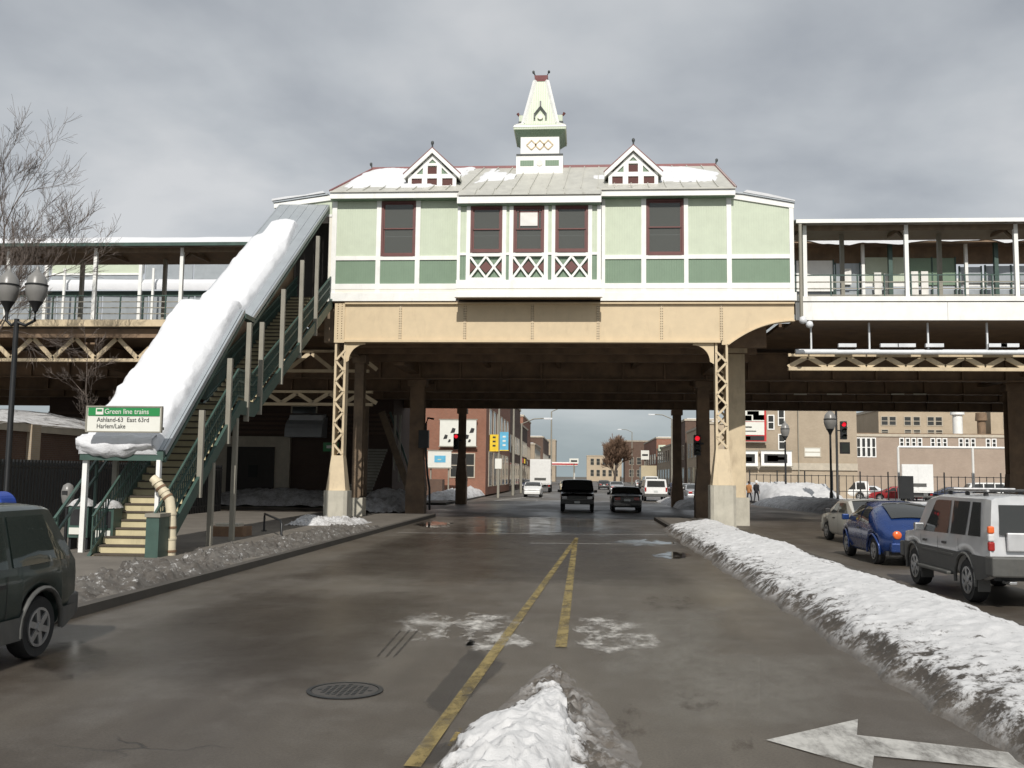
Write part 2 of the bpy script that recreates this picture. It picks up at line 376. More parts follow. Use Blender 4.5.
# thin sheets on the road: paint, stains, puddles. Vertex attribute "edge" fades their rim
def decal_mat(name, c, rough, a, b, scale=5, sx=None, spec=.5, power=1., amp=1.):
    t = NT(name)
    at_ = t.n.new('ShaderNodeAttribute'); at_.attribute_name = 'edge'
    n = t.noise(scale, 8, .75, sx=sx)
    if amp != 1: n = t.math('ADD', t.math('MULTIPLY', t.math('SUBTRACT', n, .5), amp), .5)
    f = t.math('ADD', n, t.math('MULTIPLY', t.math('SUBTRACT', at_.outputs['Fac'], 1), .9))
    t.set(Base_Color=t.mix(t.noise(scale * 3, 4), sc3(c, .8), sc3(c, 1.15)), Roughness=rough, Alpha=t.ramp(f, a, b, 0, power), Specular_IOR_Level=spec)
decal_mat('yellow_line', (.27, .205, .075), .6, .12, .72, 3.5, (1, .5, 1), amp=2.4, power=.92)
decal_mat('yellow_faint', (.30, .22, .07), .6, .42, .62, 6)
decal_mat('white_mark', (.46, .45, .42), .6, .20, .52, 4, (1, .4, 1))
decal_mat('white_faint', (.5, .49, .46), .6, .25, .72, 2, None, power=.7)
decal_mat('salt_stain', (.56, .54, .50), .6, .35, .95, 3.2, (.8, .45, 1), power=.9, amp=3.2)
decal_mat('salt_film', (.24, .225, .195), .6, .12, .75, 2.2, (1.2, .5, 1), power=.6)
decal_mat('dark_patch', (.05, .046, .042), .7, .12, .4, 3, power=.38)
decal_mat('mud_stain', (.05, .034, .022), .7, .45, 1.0, 4, (1, .35, 1), power=.55, amp=2.6)
decal_mat('tyre_mark', (.02, .018, .017), .45, .3, .6, 6, (4, .4, 1), power=.8)
decal_mat('puddle_water', (.02, .02, .02), .03, .32, .5, 1.4, (1, .45, 1), amp=2.4)
decal_mat('wet_film', (.03, .026, .022), .12, .30, .6, 1.1, (1, .7, 1), power=.75)
decal_mat('damp_film', (.042, .031, .022), .33, .10, .62, .8, (1, .8, 1), power=.55)
decal_mat('clear_text', (.45, .25, .02), .6, .2, .5, 9)
DZ = [.004]
def decal(name, mat_, pts, label, nx=6, ny=10, soft=.25, cat='road marking', z=None):
    """pts: four corners (x,y) ; a bilinear patch"""
    if z is None: z = .004 + (len(DZ) % 9) * .0008; DZ.append(0)
    a, b, c, d = [Vector((p[0], p[1], 0)) for p in pts]; vs = []; fs = []; ed = []
    for j in range(ny + 1):
        for i in range(nx + 1):
            u, v = i / nx, j / ny
            p = (a * (1 - u) + b * u) * (1 - v) + (d * (1 - u) + c * u) * v
            vs.append((p.x, p.y, z)); k = (min(u, 1 - u, v, 1 - v) / soft if soft < .35 else (1 - math.hypot(u * 2 - 1, v * 2 - 1)) * 1.9) if soft else 1; ed.append(max(-.3, min(1, k)))
    for j in range(ny):
        for i in range(nx): q = j * (nx + 1) + i; fs.append((q, q + 1, q + nx + 2, q + nx + 1))
    m = MB(); m.v = vs; m.f = fs
    o = m.build(name, mat_, fix=False, kind='structure')
    A = o.data.attributes.new('edge', 'FLOAT', 'POINT'); A.data.foreach_set('value', ed)
    return o
def strip(name, mat_, p, q, wd, label, soft=0, **k):
    p, q = Vector(p), Vector(q); n = Vector((-(q - p).y, (q - p).x)).normalized() * (wd / 2)
    return decal(name, mat_, [p - n, p + n, q + n, q - n][::1], label, 3, 40, soft, **k)
g2 = lambda px, py: gnd(px, py).xy
strip('yellow_line', 'yellow_line', g2(412, 768), g2(577, 538), .125, '', 0, z=.0125)
strip('yellow_line', 'yellow_line', g2(561, 648), g2(575.5, 540), .14, '', 0, z=.0125)
strip('yellow_line', 'yellow_faint', g2(446, 752), g2(463, 724), .10, '', .2)
strip('yellow_line', 'yellow_faint', (-.12, 34), (-.15, 46), .12, '', .2)
strip('yellow_line', 'yellow_line', (-.3, 74), (-.3, 190), .16, '', .1)
for x in (-3.6, 3.6):
    for k in range(8): strip('lane_line', 'white_mark', (x, 76 + k * 12), (x, 80 + k * 12), .15, '', .15)
for px in (505,): strip('crosswalk_line', 'white_mark', g2(488, 501.5), g2(536, 496.3), .5, '', .1)
strip('crosswalk_line', 'white_mark', (-8, 70.5), (-1.5, 71.0), .3, '', .1)
strip('crosswalk_line', 'white_mark', (-16.5, 50.0), (-10.5, 44.6), .18, '', .1) if False else None
strip('crosswalk_line', 'white_faint', (-7, 35.2), (-4.3, 35.4), .25, '', .2)
strip('crosswalk_line', 'white_faint', (-6.4, 16.0), (-5.6, 16.6), .12, '', .2) if False else None
# lane arrow: a chevron head with a long curved tail, painted in the right lane
ah = MB(); tip = gnd(766, 741)
hd = [gnd(766, 741), gnd(858, 720), gnd(857, 736), gnd(1040, 757), gnd(1060, 775), gnd(874, 757), gnd(872, 771)]
ah.add([(p.x, p.y, .009) for p in hd], [(0, 6, 5, 2, 1), (2, 5, 4, 3)])
ao = ah.build('lane_arrow', 'white_mark', kind='structure', fix=False)
A_ = ao.data.attributes.new('edge', 'FLOAT', 'POINT'); A_.data.foreach_set('value', [.93] * len(ao.data.vertices))
def blob(px0, px1, py0, py1): return [gnd(px0, py1).xy, gnd(px1, py1).xy, gnd(px1, py0).xy, gnd(px0, py0).xy]
decal('salt_stain', 'salt_stain', blob(425, 540, 608, 646), '', 14, 14, .45)
decal('salt_stain', 'salt_stain', blob(440, 560, 628, 660), '', 14, 14, .45)
decal('salt_stain', 'salt_stain', blob(545, 660, 612, 646), '', 14, 14, .45)
decal('salt_stain', 'salt_stain', blob(550, 690, 625, 664), '', 14, 14, .45)
decal('salt_stain', 'salt_stain', blob(375, 475, 606, 650), '', 14, 14, .45)
decal('salt_film', 'salt_film', blob(560, 760, 596, 720), '', 8, 8, .3)
decal('salt_film', 'salt_film', blob(590, 900, 640, 768), '', 8, 8, .3)
decal('asphalt_patch', 'dark_patch', [g2(412, 712), g2(435, 735), g2(520, 660), g2(470, 640)], '', 6, 6, .08)
decal('asphalt_patch', 'dark_patch', [g2(392, 768), g2(470, 768), g2(470, 735), g2(418, 748)], '', 6, 6, .08)
decal('mud_stain', 'mud_stain', blob(660, 735, 675, 730), '', 6, 6, .4)
decal('mud_stain', 'mud_stain', blob(715, 770, 718, 768), '', 6, 6, .4)
decal('mud_stain', 'mud_stain', blob(600, 660, 690, 768), '', 6, 6, .4)
decal('mud_stain', 'mud_stain', blob(620, 720, 590, 620), '', 6, 6, .4)
for k in (0, 9, 17): strip('tyre_mark', 'tyre_mark', g2(366 + k, 670), g2(408 + k, 622), .07, '', .25)
decal('puddle', 'puddle_water', blob(590, 700, 538, 548), '', 12, 8, .4)
decal('puddle', 'puddle_water', blob(640, 705, 550, 562), '', 12, 8, .4)
decal('puddle', 'puddle_water', blob(400, 470, 520, 530), '', 12, 8, .4)
strip('stop_line', 'white_faint', g2(398, 533.0), g2(680, 535.2), .24, '', 0, z=.0118)
strip('stop_line', 'white_faint', g2(530, 543.5), g2(676, 544.8), .2, '', 0, z=.0118)
decal('damp_film', 'damp_film', [(-6.95, 15.6), (3.2, 15.8), (3.3, 42), (-6.95, 42)], '', 14, 14, .16)
decal('damp_film', 'damp_film', [(-6.9, 7), (-1.2, 7), (-1.2, 19), (-6.9, 19)], '', 14, 14, .3)
decal('wet_film', 'wet_film', blob(380, 690, 512, 552), '', 8, 8, .3)
decal('wet_film', 'wet_film', blob(0, 140, 630, 700), '', 8, 8, .35)
for px, py in ((176, 621), (188, 620)):
    decal('puddle', 'mud_stain', blob(px - 6, px + 8, py - 2, py + 2), '', 4, 4, .4)
mat('iron_lid', (.05, .045, .04), .6, var=.3, scale=8)
# manhole: frame ring and pitted lid
c = gnd(345, 691)
mh = thing('manhole_cover', 'round iron manhole cover sunk in the left lane', 'manhole', (c.x, c.y, 0))
MB().lathe([(.36, .004), (.36, .012), (.32, .013), (.32, .006)], (c.x, c.y, 0), 28).build('frame', 'black_iron', mh)
lid = MB().lathe([(.315, .003), (.31, .010)], (c.x, c.y, 0), 28).build('lid', 'iron_lid', mh)
mb = MB()
for i in range(-4, 5):
    for j in range(-4, 5):
        if i * i + j * j < 17: mb.box(c.x + i * .06 - .018, c.x + i * .06 + .018, c.y + j * .06 - .018, c.y + j * .06 + .018, .009, .014)
mb.build('lid_stud', 'black_iron', lid, kind='stuff')

B(15.2, 60, 101, 111.8, .132, .2).build('snow_field', 'snow_far', None, None, 'stuff', 'bright trodden snow over the back of the parking lot', 'snow')
B(22, 60, 73, 100.9, .132, .17).build('snow_field', 'snow_far', None, None, 'stuff', 'patchy snow cover on the parking lot round the parked cars', 'snow')
# ------------------------------------------------------------------ snow on the ground
def mound(name, mat_, x_of, h_of, y0, y1, ny, nx, rough, label, cat='snow', seed=0, under=.02, chunk=0):
    """a bank that runs along Y; x_of(y) -> (xa, xb); h_of(u, y) -> height"""
    vs = []; fs = []
    for j in range(ny + 1):
        y = y0 + (y1 - y0) * j / ny; xa, xb = x_of(y)
        for i in range(nx + 1):
            u = i / nx; x = xa + (xb - xa) * u
            h = h_of(u, y); e = min(1, h / .12) * min(1, u * 9, (1 - u) * 9)
            n = fbm(x, y, seed, .9, 5) * rough + fbm(x, y, seed + 9, 3.1, 4) * rough * .45 + fbm(x, y, seed + 4, 9, 4) * rough * .3
            if chunk: n += max(0, fbm(x, y, seed + 3, 7, 3)) * chunk
            vs.append((x + fbm(x, y, seed + 5, 1.3, 3) * .12 * e, y, -under + h + n * e))
    for j in range(ny):
        for i in range(nx): q = j * (nx + 1) + i; fs.append((q, q + 1, q + nx + 2, q + nx + 1))
    m = MB(); m.v = vs; m.f = fs
    return m.build(name, mat_, None, 60, 'stuff', label, cat, fix=False)
def dome(u, p=.6): return max(0, math.sin(math.pi * min(1, max(0, u)))) ** p
def hm(u, y):
    k = min(1, (38.5 - y) / 2.0); k = max(0, k) ** .5
    s = u / .62 if u < .62 else (1 - u) / .38
    return (.31 + .05 * math.sin(y * .55)) * k * min(1, s) ** .6 + .16 * (k > 0) * min(1, u * 8) * min(1, (1 - u) * 8)
mound('snow_bank', 'snow_bank', lambda y: (KR - .30 + .12 * fbm(0, y, 3, .8), KR2 - .30 + .15 * fbm(0, y, 5, .6)), hm, 4.5, 38.5, 760, 72, .042, 'long snow bank on the median beside the turn arrow, dirt along its road edge', seed=2, chunk=.03)
def px_(y):
    k = min(1, max(0, (10.9 - y) / 4.5)); return (-.36 - .78 * k, -.30 + .80 * min(1, k * 1.25) ** .7)
mound('snow_heap', 'snow_pile', px_, lambda u, y: .30 * min(1, max(0, (10.9 - y) / 3.4)) ** .8 * max(0, (u / .42) ** .8 if u < .42 else (1 - (u - .42) / .58 * .9 if u < .62 else (.62 - (u - .62) * 1.55)) * (1 if u < .6 else .72 + .5 * fbm(u * 3, y, 2, 4, 2))), 4.6, 10.9, 260, 80, .09, 'pointed heap of trodden snow between the two yellow lines', seed=11, chunk=.07)
mound('snow_verge', 'snow_filthy', lambda y: (KL - 1.75 + .4 * fbm(0, y, 1, .5), KL - .12 + .06 * fbm(0, y, 7, .9)), lambda u, y: .13 + (.13 + .12 * fbm(0, y, 4, .7)) * dome(u, .7) * min(1, (34.5 - y) / 2) * min(1, (y - 12.7)), 12.8, 34.5, 420, 40, .11, 'filthy slush ridge along the kerb in front of the stairs', seed=21, chunk=.12)
mound('snow_heap', 'snow_dirty', lambda y: (-10.9, -8.2), lambda u, y: .13 + .26 * dome(u) * dome((y - 34.6) / 3.4), 34.6, 38, 80, 60, .14, 'grubby white snow heaped round the foot of the lattice column by the stairs', seed=31, chunk=.1)
mound('snow_heap', 'snow_dirty', lambda y: (-24, -13.2), lambda u, y: .1 + 1.0 * dome(u) * dome((y - 56) / 4.5), 56, 60.5, 30, 60, .12, 'long grey snow mound in front of the dark brick entrance', seed=41)
mound('snow_heap', 'snow_dirty', lambda y: (-12.2, -9.3), lambda u, y: .1 + 1.1 * dome(u) * dome((y - 50) / 7), 50, 57, 30, 40, .25, 'grey snow mound below the far staircase', seed=43)
mound('snow_bank', 'snow_dirty', lambda y: (12.9 + max(0, 75 - y) * .07, 17.5 + max(0, 75 - y) * .07), lambda u, y: .75 * dome(u, .5) * min(1, max(0, (y - 55) / 2)) * min(1, (76 - y) / 2), 55, 76, 60, 40, .12, 'dark ploughed snow ridge at the corner before the parking lot', seed=51)
mound('snow_bank', 'snow_far', lambda y: (14.6, 21.5), lambda u, y: 1.55 * min(1, max(0, (y - 75.2) / 5)) ** .7 * min(1, u * 6) ** .6 * min(1, (1 - u) * 4) * min(1, (98 - y) / 4), 75.2, 98, 70, 60, .25, 'high bright snow bank before the parking lot fence', seed=52)
mound('snow_bank', 'snow_dirty', lambda y: (-11.8, -9.0), lambda u, y: .1 + .7 * dome(u) * min(1, (y - 70) / 3) * min(1, (112 - y) / 3), 70, 112, 80, 20, .25, 'ploughed snow along the pavement below the white billboards', seed=61)
mound('snow_bank', 'snow_dirty', lambda y: (6.2, 8.6), lambda u, y: .6 * dome(u) * min(1, (y - 61) / 3) * min(1, (84 - y) / 8), 61, 84, 60, 20, .15, 'low snow heap round the thin far column beside the dark sedan', seed=71)
# ------------------------------------------------------------------ station house on its bridge
FY = 38.0
XL, XR, XE, XB0, XB1 = -10.27, 5.89, 8.32, -5.06, .73
house = thing('station_house', 'pale green station house with white trim, two dormers and a cupola above the road', 'station house', (-1, 41, 8.95))
P = lambda x0, x1, y0, y1, z0, z1, name, m: B(x0, x1, y0, y1, z0, z1).build(name, m, house)
ZR0, ZR1, ZP, ZS, ZT = 10.70, 10.87, 9.72, 9.0, 13.16
# shell behind the panels: back, ends, floor, ceiling
P(XL, XE, 44.0, 44.2, 9.0, 13.2, 'back_wall', 'light_green')
P(XL - .06, XE - .3, FY + .12, 44.0, 8.98, 9.1, 'floor', 'room_dark')
P(XL + .02, XR, FY + .25, 44.0, 13.22, 13.32, 'ceiling', 'room_dark')
P(XL + .02, XL + .12, FY + .22, 43.9, 9.1, 13.2, 'end_wall', 'light_green')
def upright(x0, x1, y=FY, z0=ZS + .3, z1=ZT, pr=.05): P(x0, x1, y - pr, y + .1, z0, z1, 'trim_board', 'white_paint')
def panel(x0, x1, z0, z1, m, y=FY): P(x0, x1, y, y + .09, z0, z1, 'wall_panel', m)
def sash_window(x0, x1, z0, z1, y, blind=False):
    fw = .09
    f = MB().box(x0, x0 + fw, y - .03, y + .12, z0, z1).box(x1 - fw, x1, y - .03, y + .12, z0, z1).box(x0 + fw, x1 - fw, y - .03, y + .12, z1 - fw, z1).box(x0 + fw, x1 - fw, y - .06, y + .12, z0, z0 + fw * 1.3)
    wn = f.build('window', 'maroon_trim', house)
    zm = (z0 + z1) / 2 + .02
    for (a, b, yy) in ((zm - .03, z1 - fw, y + .02), (z0 + fw * 1.3, zm + .03, y + .055)):
        u, v = x0 + fw, x1 - fw; s = .05
        MB().box(u, u + s, yy, yy + .03, a, b).box(v - s, v, yy, yy + .03, a, b).box(u + s, v - s, yy, yy + .03, a, a + s).box(u + s, v - s, yy, yy + .03, b - s, b).build('sash', 'maroon_trim', wn)
        B(u + s, v - s, yy + .012, yy + .018, a + s, b - s).build('pane', 'window_glass', wn)
    # the dim room right behind the glass
    if blind:
        bl = B(x0 + .27, x1 - .27, y + .005, y + .014, zm + .12, z1 - .26).build('blind', 'blind_white', wn)
        q = MB()
        for xx in (x0 + .22, x1 - .26): q.box(xx, xx + .04, y + .015, y + .05, zm, z1 - fw)
        q.box(x0 + fw, x1 - fw, y + .015, y + .05, z1 - .25, z1 - .21).build('muntin', 'maroon_trim', wn)
SEGS = [(XL, -8.40), (-6.62, XB0)]
# left wall
upright(XL, XL + .2); upright(-8.42, -8.23); upright(-6.80, -6.61); upright(XB0 - .02, XB0 + .14)
panel(XL + .2, -8.42, ZR1, ZT, 'light_green'); panel(-6.61, XB0 - .02, ZR1, ZT, 'light_green')
panel(XL + .2, -8.42, ZP, ZR0, 'dark_green'); panel(-8.23, -6.80, ZP, ZR0, 'dark_green'); panel(-6.61, XB0 - .02, ZP, ZR0, 'dark_green')
sash_window(-8.23, -6.80, ZR1 - .02, ZT, FY)
# right wall and the lower extension
upright(XB1 + .02, XB1 + .16); upright(2.33, 2.52); upright(4.02, 4.19); upright(5.70, 5.89); upright(XE - .17, XE, z1=12.78)
panel(XB1 + .16, 2.33, ZR1, ZT, 'light_green'); panel(4.19, 5.70, ZR1, ZT, 'light_green')
panel(XB1 + .16, 2.33, ZP, ZR0, 'dark_green'); panel(2.52, 4.02, ZP, ZR0, 'dark_green'); panel(4.19, 5.70, ZP, ZR0, 'dark_green'); panel(5.89, XE - .17, ZP, ZR0, 'dark_green')
sash_window(2.52, 4.02, ZR1 - .02, ZT - .02, FY)
MB().prism([(5.89, ZR1), (XE - .17, ZR1), (XE - .17, 12.75), (5.89, 13.14)], 'y', FY, FY + .09).build('wall_panel', 'light_green', house)
MB().prism([(5.90, 13.14), (XE + .02, 12.72), (XE + .02, 12.92), (6.35, 13.30), (5.90, 13.34)], 'y', FY - .06, FY + .1).build('rake_board', 'white_paint', house)
MB().prism([(5.90, 13.345), (6.35, 13.305), (XE + .06, 12.925), (XE + .06, 12.97), (6.5, 13.36), (5.9, 13.42)], 'y', FY - .12, 44.1).build('side_roof', 'canopy_metal', house)
P(XE - .1, XE - .01, FY + .1, 44, 9.1, 12.75, 'end_wall', 'light_green')
# horizontal boards
for x0, x1 in ((XL + .2, -8.42), (-8.23, -6.80), (-6.61, XB0 - .02), (XB1 + .16, 2.33), (2.52, 4.02), (4.19, 5.70), (5.89, XE - .17)):
    P(x0, x1, FY - .045, FY + .08, ZR0, ZR1 - (.02 if x0 in (-8.23, 2.52) else 0), 'rail_board', 'white_paint')
for x0, x1 in ((XL, XB0 - .03), (XB1 + .03, XE)):
    P(x0 - .02, x1, FY - .06, FY + .1, 9.50, ZP, 'base_board', 'white_paint')
    P(x0 - .02, x1, FY - .045, FY + .1, 9.33, 9.50, 'base_board', 'cream_paint')
    P(x0 - .06, x1 + (.06 if x1 == XE else 0), FY - .13, FY + .1, ZS, 9.33, 'sill_board', 'white_paint')
for x0, x1 in ((XL - .02, XB0 + .05), (XB1 - .05, XR + .11)):
    P(x0, x1, FY - .40, FY - .33, 13.18, 13.44, 'fascia', 'white_paint')
    P(x0 + .02, x1 - .02, FY - .33, FY + .1, 13.16, 13.20, 'soffit', 'dark_green')
# the head of the stairs
P(-12.69, XL - .01, FY - .05, FY + .08, 12.52, 12.62, 'trim_board', 'white_paint')
MB().prism([(-12.62, 12.62), (XL - .01, 12.62), (XL - .01, 13.22), (-12.62, 12.92)], 'y', FY, FY + .08).build('wall_panel', 'light_green', house)
MB().prism([(-12.72, 12.90), (XL - .01, 13.22), (XL - .01, 13.42), (-12.72, 13.10)], 'y', FY - .07, FY + .1).build('rake_board', 'white_paint', house)
MB().prism([(-12.76, 13.11), (XL - .2, 13.43), (XL - .2, 13.49), (-12.76, 13.17)], 'y', FY - .12, 44).build('side_roof', 'canopy_metal', house)
P(-12.5, XL - .01, 38.9, 39.0, 9.0, 12.5, 'dark_backing', 'room_dark'); P(-12.69, -12.55, FY, 44, 9.0, 12.52, 'end_wall', 'light_green'); P(-12.5, XL, FY + .1, 44, 8.86, 8.97, 'landing', 'tread_dark')  # first panel: dark board added in place of the unlit opening behind the stairs
P(-10.40, XL - .002, FY - .02, FY + .12, 9.0, 12.52, 'corner_post', 'cream_paint')
# bay
BY = 37.15; kx = BY / FY
bx = lambda px: ax(px, BY, 260)
bz = lambda py: az(py, BY, 530)
b0, b1 = bx(457), bx(601)
zt, zw0, zl1, zl0, zb = bz(206), bz(252.5), bz(255), bz(280), bz(297)
P(b0, b1, BY + .10, BY + .16, zb + .5, zl1, 'backing_board', 'dark_green')
for a, b in ((457, 460), (466, 470), (502, 506), (509, 513), (544, 548), (551.5, 555), (588, 592), (597, 601)):
    P(bx(a), bx(b), BY - .04, BY + .1, zl0, zt, 'trim_board', 'white_paint')
for a, b in ((460, 466), (506, 509), (548, 551.5), (592, 597)):
    P(bx(a), bx(b), BY + .02, BY + .1, zl1 + .1, zt, 'wall_panel', 'light_green'); P(bx(a), bx(b), BY + .02, BY + .1, zl0, zl1, 'wall_panel', 'dark_green')
    P(bx(a), bx(b), BY - .02, BY + .1, zl1, zl1 + .1, 'rail_board', 'white_paint')
for k, (a, b) in enumerate(((470, 502), (513, 544), (555, 588))):
    x0, x1 = bx(a), bx(b); sash_window(x0, x1, zw0, zt, BY, k == 1)
    P(x0, x1, BY - .03, BY + .08, zl1 - .05, zl1 + .09, 'rail_board', 'white_paint'); P(x0, x1, BY - .03, BY + .08, zl0, zl0 + .1, 'rail_board', 'white_paint')
    # crossed lattice with a maroon lozenge
    z0, z1 = zl0 + .1, zl1 - .05; zm, xm = (z0 + z1) / 2, (x0 + x1) / 2; q = (x1 - x0) / 4; y = BY
    lz = MB().prism([(xm - .24, zm), (xm, zm - .24), (xm + .24, zm), (xm, zm + .24)], 'y', y + .02, y + .09).build('lozenge', 'maroon_trim', house)
    for s in (-1, 1):
        MB().prism([(xm + s * (2 * q), zm - .22), (xm + s * (2 * q - .24), zm), (xm + s * (2 * q), zm + .22)], 'y', y + .02, y + .09).build('lozenge', 'maroon_trim', house)
    n_ = 0
    for xa, xb in ((x0, x0 + 2 * q), (x0 + q, x0 + 3 * q), (x0 + 2 * q, x1)):
        pass
    def lath(ax_, az_, bx_, bz_, off): MB().bar((ax_, y - .005 + off, az_), (bx_, y - .005 + off, bz_), .04, .085, (0, 0, 1)).build('lath', 'white_paint', house)
    h = (z1 - z0)
    lath(x0, z0, xm, z1, 0); lath(xm, z0, x1, z1, 0); lath(x0, z1, xm, z0, .012); lath(xm, z1, x1, z0, .012)
P(b0 - .02, b1 + .02, BY - .05, BY + .1, zb + .34, zl0, 'base_board', 'white_paint'); P(b0 - .02, b1 + .02, BY - .03, BY + .1, zb + .2, zb + .34, 'base_board', 'cream_paint')
P(b0 - .06, b1 + .06, BY - .12, BY + .1, zb - .02, zb + .2, 'sill_board', 'white_paint'); P(b0, b1, BY + .1, FY - .14, zb + .02, zb + .14, 'bay_floor', 'brown_steel')
for x in (b0, b1 - .1): P(x, x + .1, BY + .1, FY - .06, zb + .14, zt, 'bay_side', 'light_green')
P(b0, b1, BY - .30, BY - .24, bz(204.5) - .01, bz(198), 'fascia', 'white_paint'); P(b0 + .02, b1 - .02, BY - .24, BY + .1, zt, zt + .05, 'soffit', 'dark_green')
# roof: standing-seam panels from eave to ridge
RY, RZ, EZ, EY = 41.0, 15.46, 13.45, FY - .42
rx0, rx1 = -9.35, 5.70; ex0, ex1 = XL - .02, XR + .12
npan = 24
def roofpt(u, v): x0 = ex0 + (ex1 - ex0) * u; x1 = rx0 + (rx1 - rx0) * u; return Vector((x0 + (x1 - x0) * v, EY + (RY - EY) * v, EZ + (RZ - EZ) * v))
for k in range(npan):
    u0, u1 = k / npan, (k + 1) / npan
    pn = MB().slab(roofpt(u0, 0), roofpt(u1, 0), roofpt(u1, 1), roofpt(u0, 1), .03).build('roof_panel', 'roof_metal', house)
    a, b = roofpt(u1, .002), roofpt(u1, .998); n = Vector((0, -.5, .84)) * .05
    MB().bar(a + n, b + n, .035, .06, (0, -.5, .84)).build('seam', 'roof_metal', pn)
bu0, bu1 = b0, b1
for k in range(8):
    xa, xb = b0 + (b1 - b0) * k / 8, b0 + (b1 - b0) * (k + 1) / 8
    za_ = bz(198) + .02
    pn = MB().slab((xa, BY - .34, za_), (xb, BY - .34, za_), (xb, EY + .03, EZ + .02), (xa, EY + .03, EZ + .02), .03).build('roof_panel', 'roof_metal', house)
    MB().bar((xb - .01, BY - .33, za_ + .05), (xb - .01, EY, EZ + .07), .035, .06).build('seam', 'roof_metal', pn)
MB().add([roofpt(0, 0), roofpt(0, 1), (ex0, 44.4, EZ)], [(0, 1, 2)]).build('hip_panel', 'roof_metal', house)
MB().add([roofpt(1, 0), roofpt(1, 1), (ex1, 44.4, EZ)], [(0, 2, 1)]).build('hip_panel', 'roof_metal', house)
MB().quad((ex0, 44.4, EZ), (rx0, RY, RZ), (rx1, RY, RZ), (ex1, 44.4, EZ)).build('rear_slope', 'roof_metal', house)
MB().bar((rx0, RY, RZ + .05), (rx1, RY, RZ + .05), .12, .13).build('ridge_cap', 'ridge_red', house)
for u in (0, 1): MB().bar(roofpt(u, 0) + Vector((0, 0, .05)), roofpt(u, 1) + Vector((0, 0, .05)), .09, .07).build('hip_cap', 'ridge_red', house)
MB().bar((ex0, EY - .02, EZ), (b0, EY - .02, EZ), .05, .06).build('eave_strip', 'roof_metal', house); MB().bar((b1, EY - .02, EZ), (ex1, EY - .02, EZ), .05, .06).build('eave_strip', 'roof_metal', house)
def finial(x, y, z, s=1, m='finial_dark', lean=0):
    MB().tube([(x, y, z), (x + lean * .5, y, z + .14 * s), (x + lean, y, z + .24 * s), (x + lean, y, z + .33 * s), (x + lean, y, z + .37 * s)], [.05 * s, .035 * s, .075 * s, .07 * s, .02 * s], 8).build('finial', m, house, 60)
finial(rx0, RY, RZ + .05, .8, lean=-.06); finial(rx1, RY, RZ + .05, .8, lean=.06)
# dormers
for cx in (-6.20, 2.02):
    y = 38.16; zb_ = 13.74; HW, HT = 1.08, 1.62
    dm = MB().prism([(cx - .98, zb_ - .05), (cx + .98, zb_ - .05), (cx + .98, zb_ + .42), (cx, zb_ + 1.42), (cx - .98, zb_ + .42)], 'y', y + .09, y + 2.7).build('dormer', 'light_green', house)
    q = MB()
    pane_rects = [(-.85, -.42), (-.205, .205), (.42, .85)]
    for xa, xb in pane_rects:
        B(cx + xa, cx + xb, y + .05, y + .07, zb_ + .11, zb_ + .42).build('pane', 'stained_glass', dm)
        MB().box(cx + xa, cx + xb, y + .071, y + .085, zb_ + .11, zb_ + .42).build('sash', 'maroon_trim', dm)
    B(cx - .19, cx + .19, y + .05, y + .07, zb_ + .6, zb_ + .91).build('pane', 'stained_glass', dm); B(cx - .19, cx + .19, y + .071, y + .085, zb_ + .6, zb_ + .91).build('sash', 'maroon_trim', dm)
    for s in (-1, 1): MB().prism([(cx + s * .66, zb_ + .6), (cx + s * .39, zb_ + .6), (cx + s * .39, zb_ + .87)], 'y', y + .05, y + .08).build('pane', 'dark_green', dm)
    MB().prism([(cx - .17, zb_ + 1.06), (cx + .17, zb_ + 1.06), (cx, zb_ + 1.23)], 'y', y + .05, y + .08).build('pane', 'dark_green', dm)
    for xa, xb, za, zc_ in ((-1, 1, -.05, .11), (-1, 1, .42, .6), (-1, -.85, .11, .42), (-.42, -.205, .11, .42), (.205, .42, .11, .42), (.85, 1, .11, .42), (-.39, -.19, .6, .95), (.19, .39, .6, .95), (-.39, .39, .95, 1.06)):
        q.box(cx + xa, cx + xb, y, y + .09, zb_ + za, zb_ + zc_)
    q.prism([(cx - 1, zb_ + .42), (cx - .66, zb_ + .6), (cx - .39, zb_ + .87), (cx - .39, zb_ + 1.03)], 'y', y + .002, y + .088); q.prism([(cx + 1, zb_ + .42), (cx + .39, zb_ + 1.03), (cx + .39, zb_ + .87), (cx + .66, zb_ + .6)], 'y', y + .002, y + .088)
    q.prism([(cx - .39, zb_ + 1.06), (cx - .17, zb_ + 1.06), (cx, zb_ + 1.23), (cx, zb_ + 1.42)], 'y', y + .002, y + .088); q.prism([(cx + .39, zb_ + 1.06), (cx, zb_ + 1.42), (cx, zb_ + 1.23), (cx + .17, zb_ + 1.06)], 'y', y + .002, y + .088)
    q.build('gable_frame', 'white_paint', dm)
    for s in (-1, 1):
        MB().prism([(cx + s * 1.16, zb_ + .36), (cx + s * 1.16, zb_ + .56), (cx, zb_ + 1.66), (cx, zb_ + 1.46)], 'y', y - .14, y - .06).build('rake_board', 'white_paint', dm)
        MB().prism([(cx + s * 1.13, zb_ + .38), (cx + s * 1.16, zb_ + .48), (cx, zb_ + 1.58), (cx, zb_ + 1.47)], 'y', y - .06, y + 2.85).build('dormer_roof', 'roof_metal', dm)
        MB().bar((cx + s * 1.19, y - .08, zb_ + .58), (cx, y - .08, zb_ + 1.69), .12, .03).build('rake_cap', 'ridge_red', dm)
    finial(cx, y - .08, zb_ + 1.66, .85)
